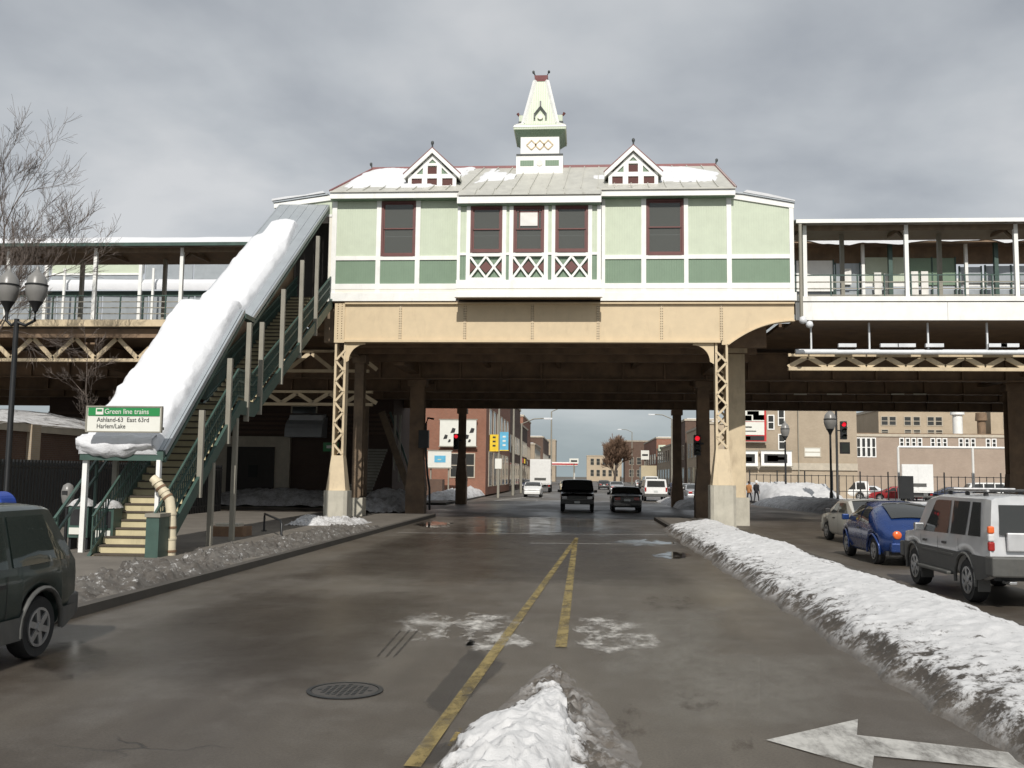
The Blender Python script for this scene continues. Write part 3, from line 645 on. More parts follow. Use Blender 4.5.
# cupola
cx, cy = -1.87, 41.0
cup = B(cx - 1.0, cx + 1.0, cy - 1.0, cy + 1.0, 14.6, 15.70).build('cupola', 'white_paint', house)
for s in (-1, 1):
    B(cx + s * .54 - .29, cx + s * .54 + .29, cy - 1.015, cy - .99, 15.24, 15.48).build('inset_panel', 'dark_green', cup)
MB().lathe([(.13, -.03), (.13, 0), (.08, 0), (.08, -.02)], (cx, cy - .995, 15.36), 16, 'y').build('rosette', 'cream_paint', cup)
B(cx - 1.0, cx + 1.0, cy - 1.04, cy + 1.04, 15.70, 15.76).build('moulding', 'finial_dark', cup)
B(cx - .83, cx + .83, cy - .83, cy + .83, 15.76, 16.66).build('drum', 'white_paint', cup)
for k in (-1, 0, 1):
    X, Z, r = cx + k * .36, 16.22, .21
    q = MB()
    for i in range(4):
        a, b = i * math.pi / 2, (i + 1) * math.pi / 2
        q.bar((X + r * math.cos(a), cy - .845, Z + r * math.sin(a)), (X + r * math.cos(b), cy - .845, Z + r * math.sin(b)), .03, .045)
    q.build('lozenge', 'tan_steel', cup)
# bracketed cornice
q = MB()
def ringbox(q, h0, z0, h1, z1):
    vs = [(cx - h0, cy - h0, z0), (cx + h0, cy - h0, z0), (cx + h0, cy + h0, z0), (cx - h0, cy + h0, z0), (cx - h1, cy - h1, z1), (cx + h1, cy - h1, z1), (cx + h1, cy + h1, z1), (cx - h1, cy + h1, z1)]
    q.add(vs, [(3, 2, 1, 0), (4, 5, 6, 7), (0, 1, 5, 4), (1, 2, 6, 5), (2, 3, 7, 6), (3, 0, 4, 7)])
ringbox(q, .84, 16.58, 1.08, 16.82); q.build('cornice', 'dark_green', cup)
q = MB(); ringbox(q, 1.12, 16.82, 1.12, 16.92); q.build('cornice', 'light_green', cup)
q = MB(); ringbox(q, 1.14, 16.92, 1.10, 17.0); q.build('cornice', 'white_paint', cup)
q = MB(); ringbox(q, 1.06, 17.0, .74, 17.2); ringbox(q, .74, 17.2, .27, 19.3); q.build('spire', 'light_green', cup)
for sx_ in (-1, 1):
    for sy in (-1, 1):
        q = MB().bar((cx + sx_ * 1.06, cy + sy * 1.06, 17.02), (cx + sx_ * .73, cy + sy * .73, 17.22), .12, .07).bar((cx + sx_ * .73, cy + sy * .73, 17.22), (cx + sx_ * .26, cy + sy * .26, 19.32), .15, .13)
        q.build('hip_board', 'white_paint', cup)
q = MB(); ringbox(q, .30, 19.3, .25, 19.36); ringbox(q, .26, 19.36, .30, 19.56); q.build('cap', 'ridge_red', cup)
for sx_ in (-1, 1): finial(cx + sx_ * .24, cy - .2, 19.54, .75, lean=sx_ * .1)
for sx_ in (-1, 1):   # gablets with curled finials on the sides
    q = MB().box(min(cx + sx_ * .55, cx + sx_ * .95), max(cx + sx_ * .55, cx + sx_ * .95), cy - .22, cy + .22, 17.3, 17.78); q.build('gablet', 'light_green', cup)
    B(min(cx + sx_ * .7, cx + sx_ * .98), max(cx + sx_ * .7, cx + sx_ * .98), cy - .24, cy + .24, 17.42, 17.5).build('gablet_band', 'finial_dark', cup)
    MB().tube([(cx + sx_ * .55, cy, 17.8), (cx + sx_ * .85, cy, 17.8), (cx + sx_ * .98, cy, 17.86), (cx + sx_ * 1.03, cy, 17.95)], [.045, .045, .05, .07], 6).build('curl', 'maroon_trim', cup)
q = MB()
q.bar((cx - .25, cy - .80, 17.42), (cx - .25, cy - .72, 17.66), .06, .07).bar((cx + .25, cy - .80, 17.42), (cx + .25, cy - .72, 17.66), .06, .07)
q.bar((cx - .25, cy - .73, 17.64), (cx, cy - .66, 18.0), .07, .06).bar((cx + .25, cy - .73, 17.64), (cx, cy - .66, 18.0), .07, .06).bar((cx, cy - .66, 17.98), (cx, cy - .62, 18.25), .07, .07)
q.build('gable_arch', 'finial_dark', cup)
MB().lathe([(.12, -.05), (.12, 0)], (cx, cy - .74, 17.5), 10, 'y').build('rosette', 'cream_paint', cup)

# snow lying on the roof slopes
def roof_snow(name, poly_uv, thick, label, res=60, seed=0):
    us = [p[0] for p in poly_uv]; vsn = [p[1] for p in poly_uv]; u0, u1, v0, v1 = min(us), max(us), min(vsn), max(vsn)
    def inside(u, v):
        c = False; j = len(poly_uv) - 1; dmin = 9
        for i in range(len(poly_uv)):
            (xi, yi), (xj, yj) = poly_uv[i], poly_uv[j]
            if (yi > v) != (yj > v) and u < (xj - xi) * (v - yi) / (yj - yi) + xi: c = not c
            ex, ey = (xj - xi) * 16, (yj - yi) * 4; px, py = (u - xi) * 16, (v - yi) * 4
            t = max(0, min(1, (px * ex + py * ey) / max(1e-9, ex * ex + ey * ey))); dmin = min(dmin, math.hypot(px - ex * t, py - ey * t)); j = i
        return dmin if c else -dmin
    nx, ny = res, max(8, res // 3); m = MB(); ok = []
    nrm = Vector((0, -.5, .86))
    for j in range(ny + 1):
        for i in range(nx + 1):
            u, v = u0 + (u1 - u0) * (i / nx * 1.06 - .03), v0 + (v1 - v0) * (j / ny * 1.1 - .05)
            d = inside(u, v) + fbm(u * 16, v * 4, seed, 1.3, 4) * .22 + .05; p = roofpt(u, v)
            h = thick * min(1, max(0, d) / .16) ** .5; ok.append(d > -.03); m.v.append(tuple(p + nrm * (.02 + h)))
    for j in range(ny):
        for i in range(nx):
            q = j * (nx + 1) + i; f = (q, q + 1, q + nx + 2, q + nx + 1)
            if any(ok[k] for k in f): m.f.append(f)
    return m.build(name, 'snow_clean', None, 60, 'stuff', label, 'snow', fix=False)
roof_snow('roof_snow', [(.015, .16), (.26, .18), (.275, .35), (.30, .98), (.012, .97), (.004, .6)], .10, 'white snow lying on the roof beside the dormer nearest the stairs', seed=1)
roof_snow('roof_snow', [(.345, .30), (.36, .95), (.39, .78), (.44, .62), (.44, .45), (.41, .40)], .06, 'thin tongue of snow between the cupola and the dormer by the stairs', 40, 2)
roof_snow('roof_snow', [(.80, .28), (.965, .28), (.985, .62), (.90, .93), (.80, .95)], .09, 'white snow lying on the roof end above the green extension', seed=3)
roof_snow('roof_snow', [(.655, .45), (.72, .42), (.745, .5), (.74, .72), (.70, .62), (.66, .55)], .05, 'small snow patch on the roof beside the dormer near the extension', 30, 4)
MB().prism([(6.35, 13.37), (XE + .05, 12.98), (XE + .05, 13.03), (7.3, 13.30), (6.5, 13.46)], 'y', FY - .14, 43.8).build('roof_snow', 'snow_clean', None, None, 'stuff', 'strip of snow along the sloping roof of the green extension', 'snow')
MB().prism([(-12.8, 13.18), (XL - .3, 13.50), (XL - .4, 13.58), (-11.4, 13.43), (-12.2, 13.36), (-12.8, 13.26)], 'y', FY - .16, 43.8).build('roof_snow', 'snow_clean', None, None, 'stuff', 'strip of snow on the little gable roof at the head of the stairs', 'snow')

# ------------------------------------------------------------------ the tan girder bridge that carries the house
GB, GT = 7.33, 8.94
bridge = thing('girder_bridge', 'tan riveted plate girder bridge carrying the station house across the road', 'bridge', (-1, 41, GB))
BP = lambda x0, x1, y0, y1, z0, z1, name, m: B(x0, x1, y0, y1, z0, z1).build(name, m, bridge)
sp = [-10.05, -7.35, -4.72, -2.0, .62, 3.13, 5.47, 8.30]
for i in range(len(sp) - 1):
    if i < len(sp) - 2: BP(sp[i] + .012, sp[i + 1] - .012, FY + .02, FY + .08, GB + .10, GT - .06, 'girder_plate', 'tan_steel')
for i, x in enumerate(sp[1:-1]):
    BP(x - .06, x + .06, FY - .012, FY + .03, GB + .10, GT - .06, 'splice_plate', 'lattice_steel')
    q = MB()
    for s in (-.035, .035):
        for k in range(15): z = GB + .16 + k * .1; q.lathe([(.022, 0), (.013, -.016)], (x + s, FY - .012, z), 5, 'y')
    q.build('rivet_row', 'brown_steel', bridge, kind='stuff')
q = MB()
for s in (0, .16):
    for k in range(15): z = GB + .16 + k * .1; q.lathe([(.024, 0), (.013, -.018)], (sp[0] + .14 + s, FY - .03, z), 5, 'y')
q.build('rivet_row', 'brown_steel', bridge, kind='stuff')
BP(sp[0], sp[0] + .42, FY - .03, FY + .02, GB - .02, GT, 'end_plate', 'tan_steel')
BP(sp[0] + .42, 5.42, FY - .10, FY + .30, GB, GB + .09, 'bottom_flange', 'tan_steel'); BP(sp[0] + .42, 8.30, FY - .10, FY + .30, GT - .06, GT, 'top_flange', 'tan_steel')
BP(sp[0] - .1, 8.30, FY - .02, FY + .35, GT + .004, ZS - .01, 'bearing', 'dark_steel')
# arched end panel at the extension
arc = [(5.75 + 2.55 * math.sin(t), 7.30 + .93 * (1 - (1 - math.sin(t)) ** 1.0) if False else 7.25 + 1.0 * math.sin(t * .5) / math.sin(R(45))) for t in [R(a) for a in (0,)]]
cur = [(5.72 + (8.30 - 5.72) * u, 7.26 + .95 * (1 - (1 - u) ** 2.1)) for u in [k / 14 for k in range(15)]]
MB().prism([(5.483, 7.26)] + cur + [(8.30, GT - .06), (5.483, GT - .06)], 'y', FY + .02, FY + .08).build('arched_plate', 'tan_steel', bridge)
q = MB()
for k in range(14): q.bar((cur[k][0], FY + .08, cur[k][1]), (cur[k + 1][0], FY + .08, cur[k + 1][1]), .36, .05)
q.build('arch_flange', 'tan_steel', bridge)
q = MB()
for s, xs in ((1, -9.60), (-1, 5.18)):   # knee brackets
    a = [(xs, GB), (xs + s * .82, GB)] + [(xs + s * (.82 - .66 * math.sin(R(t))), GB - .74 + .66 * math.cos(R(t)) + .0) for t in range(0, 91, 10)] + [(xs, GB - .84)]
    MB().prism(a, 'y', FY + .05, FY + .12).build('knee_bracket', 'tan_steel', bridge)
# floor beams, stringers and deck under the house
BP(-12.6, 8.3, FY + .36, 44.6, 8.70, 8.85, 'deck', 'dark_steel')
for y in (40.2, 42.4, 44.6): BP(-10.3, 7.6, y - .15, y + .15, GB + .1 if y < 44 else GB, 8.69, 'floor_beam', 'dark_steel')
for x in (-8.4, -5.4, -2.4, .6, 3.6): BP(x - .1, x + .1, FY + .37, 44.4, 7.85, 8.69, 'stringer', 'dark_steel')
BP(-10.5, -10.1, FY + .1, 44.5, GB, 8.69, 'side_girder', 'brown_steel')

def lattice_column(x0, x1, y0, y1, zp, ztop, label):
    c = thing('steel_column', label, 'column', ((x0 + x1) / 2, (y0 + y1) / 2, 0)); wd = x1 - x0; xm = (x0 + x1) / 2
    for xa in (x0, x1 - .09):
        B(xa, xa + .09, y0, y1, zp + 1.3, ztop).build('channel', 'lattice_steel', c)
    n = int((ztop - zp - 1.5) / .42); z = zp + 1.45
    for k in range(n):
        for yy in (y0 - .012, y1 - .012):
            s = 1 if (k % 2) ^ (yy > y0) else -1
            MB().bar((xm - s * (wd / 2 - .05), yy, z), (xm + s * (wd / 2 - .05), yy, z + .42), .025, .085).build('lacing_bar', 'lattice_steel', c)
        z += .42
    MB().add([(x0 - .16, y0 - .14, zp), (x1 + .16, y0 - .14, zp), (x1 + .16, y1 + .14, zp), (x0 - .16, y1 + .14, zp), (x0, y0 - .02, zp + 1.4), (x1, y0 - .02, zp + 1.4), (x1, y1, zp + 1.4), (x0, y1, zp + 1.4)],
             [(3, 2, 1, 0), (4, 5, 6, 7), (0, 1, 5, 4), (1, 2, 6, 5), (2, 3, 7, 6), (3, 0, 4, 7)]).build('flared_foot', 'lattice_steel', c)
    k = .12
    a, b, e, f = x0 - .24, x1 + .24, y0 - .25, y1 + .25
    MB().prism([(a + k, e), (b - k, e), (b, e + k), (b, f - k), (b - k, f), (a + k, f), (a, f - k), (a, e + k)], 'z', -.02, zp - .002).build('pedestal', 'concrete', c)
    return c
lattice_column(-10.02, -9.55, FY + .03, FY + .5, 1.35, GB - .0, 'tan lattice column on a pale pedestal beside the covered stairs')
lattice_column(5.22, 5.72, FY + .03, FY + .5, 1.75, GB - .0, 'tan lattice column standing at the end of the long snow bank')
def plate_column(x, y, wd, zt_, zp, label, m='brown_steel', dp=.5, foot=0, pm='concrete'):
    c = thing('steel_column', label, 'column', (x, y, 0))
    q = MB().box(x - wd / 2, x + wd / 2, y - dp / 2, y - dp / 2 + .04, zp, zt_).box(x - wd / 2, x + wd / 2, y + dp / 2 - .04, y + dp / 2, zp, zt_).box(x - .03, x + .03, y - dp / 2 + .04, y + dp / 2 - .04, zp, zt_)
    q.build('shaft', m, c)
    B(x - wd / 2 - .12, x + wd / 2 + .12, y - dp / 2 - .12, y + dp / 2 + .12, -.02, zp - .002).build('pedestal', pm, c)
    if foot:
        MB().add([(x - wd / 2 - .15, y - dp / 2 - .1, zp), (x + wd / 2 + .15, y - dp / 2 - .1, zp), (x + wd / 2 + .15, y + dp / 2 + .1, zp), (x - wd / 2 - .15, y + dp / 2 + .1, zp), (x - wd / 2 - .01, y - dp / 2 - .01, zp + foot), (x + wd / 2 + .01, y - dp / 2 - .01, zp + foot), (x + wd / 2 + .01, y + dp / 2 + .01, zp + foot), (x - wd / 2 - .01, y + dp / 2 + .01, zp + foot)],
                 [(0, 1, 5, 4), (1, 2, 6, 5), (2, 3, 7, 6), (3, 0, 4, 7)]).build('flared_foot', m, c)
    B(x - wd / 2 - .1, x + wd / 2 + .1, y - dp / 2 - .1, y + dp / 2 + .1, zt_ - .35, zt_).build('cap_plate', m, c)
    return c
plate_column(-10.15, 43.2, .42, GB + .08, .95, 'brown plate column close behind the lattice column by the stairs')
plate_column(6.72, 42.6, .72, GB + .5, 1.2, 'tan plate column half hidden behind the lattice column at the snow bank', 'lattice_steel', .6)
# ------------------------------------------------------------------ the elevated railway behind
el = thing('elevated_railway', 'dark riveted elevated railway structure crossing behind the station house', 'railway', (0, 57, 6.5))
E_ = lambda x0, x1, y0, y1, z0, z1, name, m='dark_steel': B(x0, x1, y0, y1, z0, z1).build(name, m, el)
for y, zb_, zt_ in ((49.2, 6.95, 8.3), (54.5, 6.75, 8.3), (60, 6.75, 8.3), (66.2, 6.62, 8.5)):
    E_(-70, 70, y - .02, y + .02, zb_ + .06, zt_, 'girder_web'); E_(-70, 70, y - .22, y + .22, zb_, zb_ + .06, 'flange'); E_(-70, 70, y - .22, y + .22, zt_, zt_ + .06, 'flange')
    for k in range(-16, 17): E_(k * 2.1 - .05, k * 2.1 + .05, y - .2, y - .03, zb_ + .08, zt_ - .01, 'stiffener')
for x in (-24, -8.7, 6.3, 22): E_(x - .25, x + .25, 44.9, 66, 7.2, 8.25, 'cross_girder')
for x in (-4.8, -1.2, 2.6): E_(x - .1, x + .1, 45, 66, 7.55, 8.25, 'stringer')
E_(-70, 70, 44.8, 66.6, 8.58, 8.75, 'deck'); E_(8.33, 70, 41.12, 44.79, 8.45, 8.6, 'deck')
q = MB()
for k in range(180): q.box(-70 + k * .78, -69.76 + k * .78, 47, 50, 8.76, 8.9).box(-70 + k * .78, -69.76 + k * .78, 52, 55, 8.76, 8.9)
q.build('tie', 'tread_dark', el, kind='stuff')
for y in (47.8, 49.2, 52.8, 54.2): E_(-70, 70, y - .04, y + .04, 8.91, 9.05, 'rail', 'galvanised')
# small clearance notice painted on the far girder
s = at(892, 391, 65.9)
for k, (a, b) in enumerate(((-.95, -.5), (-.4, .05), (.2, .8))):
    B(s.x + a, s.x + b, 65.74, 65.76, s.z - .22, s.z + .22).build('painted_notice', 'clear_orange', el)
for px, pl in ((793, 14), (826, 16), (862, 0), (890, 14), (912, 14)):
    a = at(px, 394.5, 54.2)
    if pl: B(a.x, a.x + pl * .05, 53.98, 54.0, a.z - .04, a.z + .04).build('painted_light_gap', 'light_gap_paint', el)  # pale bars painted in as daylight leaking between the ties
CO = []
for px, Y, wd, lab, zp in ((417, 50, .75, 'dark plate column nearest the kerb under the railway, wide black signal box on it', 1.2), (703, 50, .62, 'dark column under the railway carrying the red signal beside the tan column', .9),
                       (462, 67, .5, 'dark column with flared foot beside the red signal in front of the white billboards', 1.6), (677, 67, .55, 'thin dark column with flared foot behind the dark sedan', .6), (1016, 51, .9, 'heavy dark railway column above the roof of the silver off-roader', .8)):
    c = plate_column(ax(px, Y, 450), Y, wd, 6.98 if Y < 60 else 6.65, zp, lab, 'dark_steel', .55, 1.6, 'dark_steel'); CO.append(c)
plate_column(-24, 50.5, .8, 6.98, 1.0, 'dark railway column in the shade behind the covered stairs', 'dark_steel', .5, 1.2)

# ------------------------------------------------------------------ platforms
def platform(name, label, x0, x1, y, depth, zf, zr, snow, posts, side):
    p = thing(name, label, 'platform', ((x0 + x1) / 2, y + depth / 2, zf - .8)); Q = lambda a, b, c, d, e, f, n, m: B(a, b, c, d, e, f).build(n, m, p)
    Q(x0, x1, y, y + depth, zf - .14, zf, 'floor', 'tread_dark')
    if side > 0:
        n = 6; dx = (x1 - x0) / n
        for k in range(n): Q(x0 + k * dx + .006, x0 + (k + 1) * dx - .006, y - .06, y, zf - .76, zf - .04, 'skirt_board', 'white_paint')
        Q(x0, x1, y - .1, y + .05, zf, zf + .2, 'sill_board', 'white_paint')
        Q(x0, x1, y + .02, y + depth, zf - .78, zf - .70, 'soffit', 'brown_steel')
    else:
        Q(x0, x1, y - .1, y + .1, zf - .32, zf - .02, 'edge_beam', 'lattice_steel'); Q(x0, x1, y + .25, y + .35, zf - .78, zf - .38, 'edge_beam', 'dark_steel')
    # canopy roof on posts
    MB().prism([(y - .35, zr), (y + depth * .55, zr + .28), (y + depth + .5, zr + .02), (y + depth + .5, zr - .06), (y + depth * .55, zr + .2), (y - .35, zr - .08)], 'x', x0, x1).build('canopy_roof', 'post_grey' if side > 0 else 'brown_steel', p)
    Q(x0, x1, y - .40, y - .36, zr - .12, zr + .03, 'gutter', 'stair_green' if side < 0 else 'white_paint')
    for xx in posts:
        Q(xx - .075, xx + .075, y + .05, y + .2, zf, zr - .1, 'post', 'white_paint')
        MB().bar((xx, y + .2, zr - .7), (xx, y + 1.2, zr - .02), .08, .1).build('brace', 'brown_steel', p)
        Q(xx + 1.9, xx + 2.05, y + depth - .4, y + depth - .2, zf, zr, 'post', 'post_grey')
        MB().bar((xx, y + .1, zr - .14), (xx, y + depth, zr + .0), .1, .16).build('rafter', 'brown_steel', p)
    Q(x0, x1, y + .08, y + .2, zr - .3, zr - .1, 'header', 'brown_steel')
    # railing
    for z in (.28, .55, .82, 1.1): Q(x0, x1, y + .22, y + .26, zf + z, zf + z + .045, 'rail', 'stair_green' if z > 1 else 'post_grey')
    k = x0 + .4
    while k < x1 - .2: Q(k, k + .05, y + .21, y + .27, zf, zf + 1.15, 'rail_post', 'stair_green'); k += 1.05
    return p
pr = platform('station_platform', 'covered platform with white posts and cream skirt beyond the green extension', XE + .2, 44, 38.8, 2.3, 9.12, 12.36, .06, [8.95, 12.95, 17.2, 21.4, 25.6, 29.8], 1)
plf = platform('station_platform', 'covered platform with green railings running behind the stairs and bare tree', -60, -12.8, 41.0, 3.2, 8.75, 12.12, .3, [-34.6, -30.3, -26, -21.9, -17.9, -13.7], -1)
MB().prism([(38.42, 12.40), (39.3, 12.58), (40.1, 12.72), (41.5, 12.5), (41.5, 12.42), (40.1, 12.66), (38.42, 12.365)], 'x', XE + .25, 44).build('canopy_snow', 'snow_clean', None, None, 'stuff', 'thin snow along the canopy edge beyond the green extension', 'snow')
def canopy_snow(x0, x1, y0, y1, z0, zr_, th, label, seed):
    m = MB(); nx, ny = 150, 8
    for j in range(ny + 1):
        for i in range(nx + 1):
            x = x0 + (x1 - x0) * i / nx; v = j / ny; y = y0 + (y1 - y0) * v; base = z0 + (zr_ - z0) * min(1, v * 1.4)
            t_ = th * (0 if j in (0, ny) else 1) + fbm(x, y, seed, .5, 3) * .04; m.v.append((x, y - (.06 if j == 1 else 0), base + t_ - (fbm(x, 0, seed, .9, 3) * .06 + .05 if j == 0 else 0)))
    for j in range(ny):
        for i in range(nx): q = j * (nx + 1) + i; m.f.append((q, q + 1, q + nx + 2, q + nx + 1))
    return m.build('canopy_snow', 'snow_clean', None, 50, 'stuff', label, 'snow', fix=False)
canopy_snow(-60, -12.8, 40.62, 44.4, 12.14, 12.42, .30, 'deep even snow on the platform canopy behind the covered stairs', 5)
# the far platform across the tracks: wind screens, posts, snowy canopy
for x0, x1, lab, lab2, sd in ((9.0, 44, 'far platform with green wind screens seen through the white posts', 'ragged snow on the far canopy seen between the white posts', 1), (-60, -13, 'far platform with cream boards seen behind the stairs', 'snow band on the far parapet seen behind the bare tree', -1)):
    FYY = 50.5
    f = thing('far_platform', lab, 'platform', ((x0 + x1) / 2, FYY, 8.7)); Q = lambda a, b, c, d, e, g, n, m: B(a, b, c, d, e, g).build(n, m, f)
    zz = lambda py: az(py, FYY, 900 if sd > 0 else 150)
    XX = lambda px: ax(px, FYY, 280)
    Q(x0, x1, FYY - .6, FYY + 3, 8.9, 9.1, 'floor', 'tread_dark')
    if sd > 0:
        z0, z1 = zz(262), zz(245)
        MB().prism([(FYY - 1.2, z1), (FYY + 1, z1 + .5), (FYY + 3, z1), (FYY + 3, z1 - .15), (FYY + 1, z1 + .3), (FYY - 1.2, z1 - .15)], 'x', x0, x1).build('canopy_roof', 'dark_steel', f)
        Q(x0, x1, FYY + .5, FYY + .6, z0, z1, 'header', 'dark_steel')
        for (a, b, q0, q1, m) in ((797, 835, 259, 290, 'white_paint'), (837, 862, 262, 286, 'canopy_metal'), (866, 908, 256, 280, 'light_green'), (911, 958, 257, 284, 'dark_green'), (962, 984, 266, 282, 'canopy_metal'), (988, 1040, 265, 282, 'canopy_metal')):
            xa, xb = XX(a), XX(b); n_ = max(1, int((xb - xa) / 1.1))
            for kk in range(n_): Q(xa + (xb - xa) * kk / n_ + .03, xa + (xb - xa) * (kk + 1) / n_ - .03, FYY + .3, FYY + .36, zz(q1), zz(q0), 'wind_screen', m)
            for kk in range(n_ + 1): Q(xa + (xb - xa) * kk / n_ - .03, xa + (xb - xa) * kk / n_ + .03, FYY + .26, FYY + .38, 9.1, zz(q0) + .05, 'mullion', 'stair_green')
        Q(XX(835), x1, FYY + .4, FYY + .46, zz(285), zz(277), 'white_board', 'white_paint'); Q(x0, x1, FYY + .5, FYY + .56, 9.1, zz(288), 'parapet', 'canopy_metal')
        for px, q0, q1 in ((845, 268, 284), (875, 272, 295), (885, 273, 295), (912, 271, 295), (922, 271, 295)): Q(XX(px), XX(px + 7), FYY + .1, FYY + .2, zz(q1), zz(q0), 'notice_board', 'blind_white')
        for px in (861, 964): Q(XX(px), XX(px + 3), FYY - .2, FYY - .05, 9.1, z1, 'post', 'white_paint')
        for px in (886, 991): Q(XX(px), XX(px + 4), FYY - .5, FYY - .3, 9.1, z1, 'post', 'stair_green')
        snow = [(FYY - 1.25, z1 - .12), (FYY - 1.22, z1 + .38), (FYY, z1 + .62), (FYY + 1, z1 + .9), (FYY + 3, z1 + .1)]
    else:
        for (a, b, q0, q1, m) in ((48, 140, 257, 272, 'light_green'), (48, 140, 272.5, 278, 'canopy_metal'), (142, 240, 263, 278, 'canopy_metal'), (-300, 46, 258, 278, 'canopy_metal'), (-300, 240, 292, 319, 'canopy_metal')):
            xa, xb = XX(a), XX(b); n_ = max(1, int((xb - xa) / 2.6))
            for kk in range(n_): Q(xa + (xb - xa) * kk / n_ + .04, xa + (xb - xa) * (kk + 1) / n_ - .04, FYY + .3, FYY + .36, zz(q1), zz(q0), 'wind_screen', m)
            if m == 'light_green':
                for kk in range(n_ + 1): Q(xa + (xb - xa) * kk / n_ - .06, xa + (xb - xa) * kk / n_ + .06, FYY + .24, FYY + .38, zz(q1), zz(q0), 'mullion', 'white_paint')
                Q(xa, xb, FYY + .25, FYY + .37, zz(q0), zz(q0) + .08, 'mullion', 'white_paint'); Q(xa, xb, FYY + .25, FYY + .37, zz(q1) - .1, zz(q1), 'mullion', 'white_paint')
        for px in (46, 140, 234): Q(XX(px), XX(px + 3), FYY - .2, FYY - .05, 9.1, zz(247), 'post', 'white_paint')
        for px in (68, 156): Q(XX(px), XX(px + 2), FYY - .5, FYY - .4, 9.1, zz(270), 'post', 'white_paint')
        Q(x0, x1, FYY + .6, FYY + .7, zz(258), zz(247), 'header', 'dark_steel'); Q(x0, x1, FYY + .25, FYY + .4, zz(294), zz(290), 'rail', 'stair_green')
        z1 = zz(290); snow = [(FYY - .1, z1), (FYY - .12, z1 + .35), (FYY + .05, zz(280)), (FYY + .2, zz(278.5)), (FYY + .3, zz(279))]
    m = MB(); nx = 160
    for i in range(nx + 1):
        x = x0 + (x1 - x0) * i / nx; n = fbm(x, 0, sd, .5, 4) * (.16 if sd > 0 else .04)
        for k, (y, z) in enumerate(snow): m.v.append((x, y, z + n * (1.3 if k == 0 else .6)))
    for i in range(nx):
        for j in range(4): q = i * 5 + j; m.f.append((q, q + 5, q + 6, q + 1))
    m.build('canopy_snow', 'snow_clean', None, 50, 'stuff', lab2, 'snow', fix=False)

# lattice girders below both platforms
def truss(x0, x1, y, z0, z1, step, label):
    t = thing('lattice_girder', label, 'girder', ((x0 + x1) / 2, y, z0))
    B(x0, x1, y - .09, y + .09, z1 - .12, z1).build('top_chord', 'lattice_steel', t); B(x0, x1, y - .12, y + .12, z0, z0 + .14).build('bottom_chord', 'lattice_steel', t)
    x = x0; k = 0
    while x < x1 - step * .5:
        a, b = (z0 + .14, z1 - .12) if k % 2 == 0 else (z1 - .12, z0 + .14)
        MB().bar((x, y, a), (x + step, y, b), .07, .19).build('web_bar', 'lattice_steel', t); x += step; k += 1
    return t
truss(8.4, 46, 39.75, az(371, 39.75, 900), az(354, 39.75, 900), .78, 'sunlit lattice girder hanging below the platform with white posts')
truss(-58, -12.9, 41.7, az(362, 41.7, 150) , az(335, 41.7, 150), 1.0, 'lattice girder below the green railings behind the bare tree')
truss(-16.5, -10.3, 46.6, 5.35, 6.1, .8, 'low lattice brace between the stairs and the lattice column')
truss(-16.5, -10.3, 45.6, 6.9, 8.0, 1.1, 'short lattice girder between the stairs and the tan bridge end')
pp = thing('utility_pipe', 'bright galvanised pipe running above the sunlit lattice girder', 'pipe', (20, 43.0, 7.7))
z_ = az(352.0, 39.3, 900)
MB().tube([(8.6, 39.3, z_), (46, 39.3, z_)], .11, 10).build('pipe', 'galvanised', pp, 60)
for k in range(16): B(9.2 + k * 2.3, 9.26 + k * 2.3, 39.25, 39.35, z_ + .1, 8.34).build('hanger', 'galvanised', pp)
for k, px in enumerate((838, 880, 897, 925, 988, 1000)):
    a = at(px, 345.5, 39.2); B(a.x, a.x + .7, 39.1, 39.25, a.z - .07, a.z + .07).build('junction_box', 'galvanised', pp)
dp = thing('downpipe', 'grey downpipe with round lamp heads at the corner of the green extension', 'pipe', (8.6, 38.1, 8))
a0, a1 = at(800, 224, 38.2), at(801.5, 318, 38.2)
MB().tube([(a0.x, 38.2, a0.z), (a1.x, 38.2, a1.z)], .07, 8).build('pipe', 'post_grey', dp, 60)
for px, py, r in ((803, 320, .16), (809.5, 324.5, .15)):
    a = at(px, py, 38.0); MB().lathe([(.01, -r), (r * .7, -r * .75), (r, -.02), (r * .75, r * .7), (.01, r)], tuple(a), 12).build('lamp_head', 'galvanised', dp, 60)

# ------------------------------------------------------------------ covered stairs
SX0, SX1, CX0, CX1 = -10.95, -9.55, -11.72, -9.78
SY0 = 21.1
st = thing('covered_staircase', 'long covered staircase with snowy canopy climbing from the pavement to the station house', 'staircase', (-10.6, 21, 0))
S = lambda x0, x1, y0, y1, z0, z1, n, m: B(x0, x1, y0, y1, z0, z1).build(n, m, st)
steps = []
z, y = 0.0, SY0
for k in range(22): steps.append((y, z, .25)); y += .25; z += .18
yl = y; zl = z; y += 1.3
for k in range(28): steps.append((y, z, .333)); y += .333; z += .18
for i, (y, z, tr) in enumerate(steps):
    r = S(SX0 + .07, SX1 - .07, y, y + .03, z + (.02 if i == 0 else .0), z + .145, 'riser', 'riser_paint')
    B(SX0 + .04, SX1 - .04, y - .03, y + tr + .03, z + .146, z + .18).build('tread', 'tread_dark', st)
    B(SX0 - .0, SX0 + .065, y, y + .05, z + .02, z + .145).build('end_block', 'riser_paint', st)
S(SX0, SX1, yl, yl + 1.3, zl - .12, zl, 'landing', 'tread_dark')
segs = [((SY0 - .1, 0), (yl, zl)), ((yl, zl), (yl + 1.3, zl)), ((yl + 1.3, zl), (37.9, 9.0))]
for x in (SX0 - .05, SX1 + .05):
    q = MB()
    for (ya, za), (yb, zb_) in segs: q.prism([(ya, za - .28), (yb, zb_ - .28), (yb, zb_ + .12), (ya, za + .12)], 'x', x - .04, x + .04)
    q.build('stringer', 'stair_green', st)
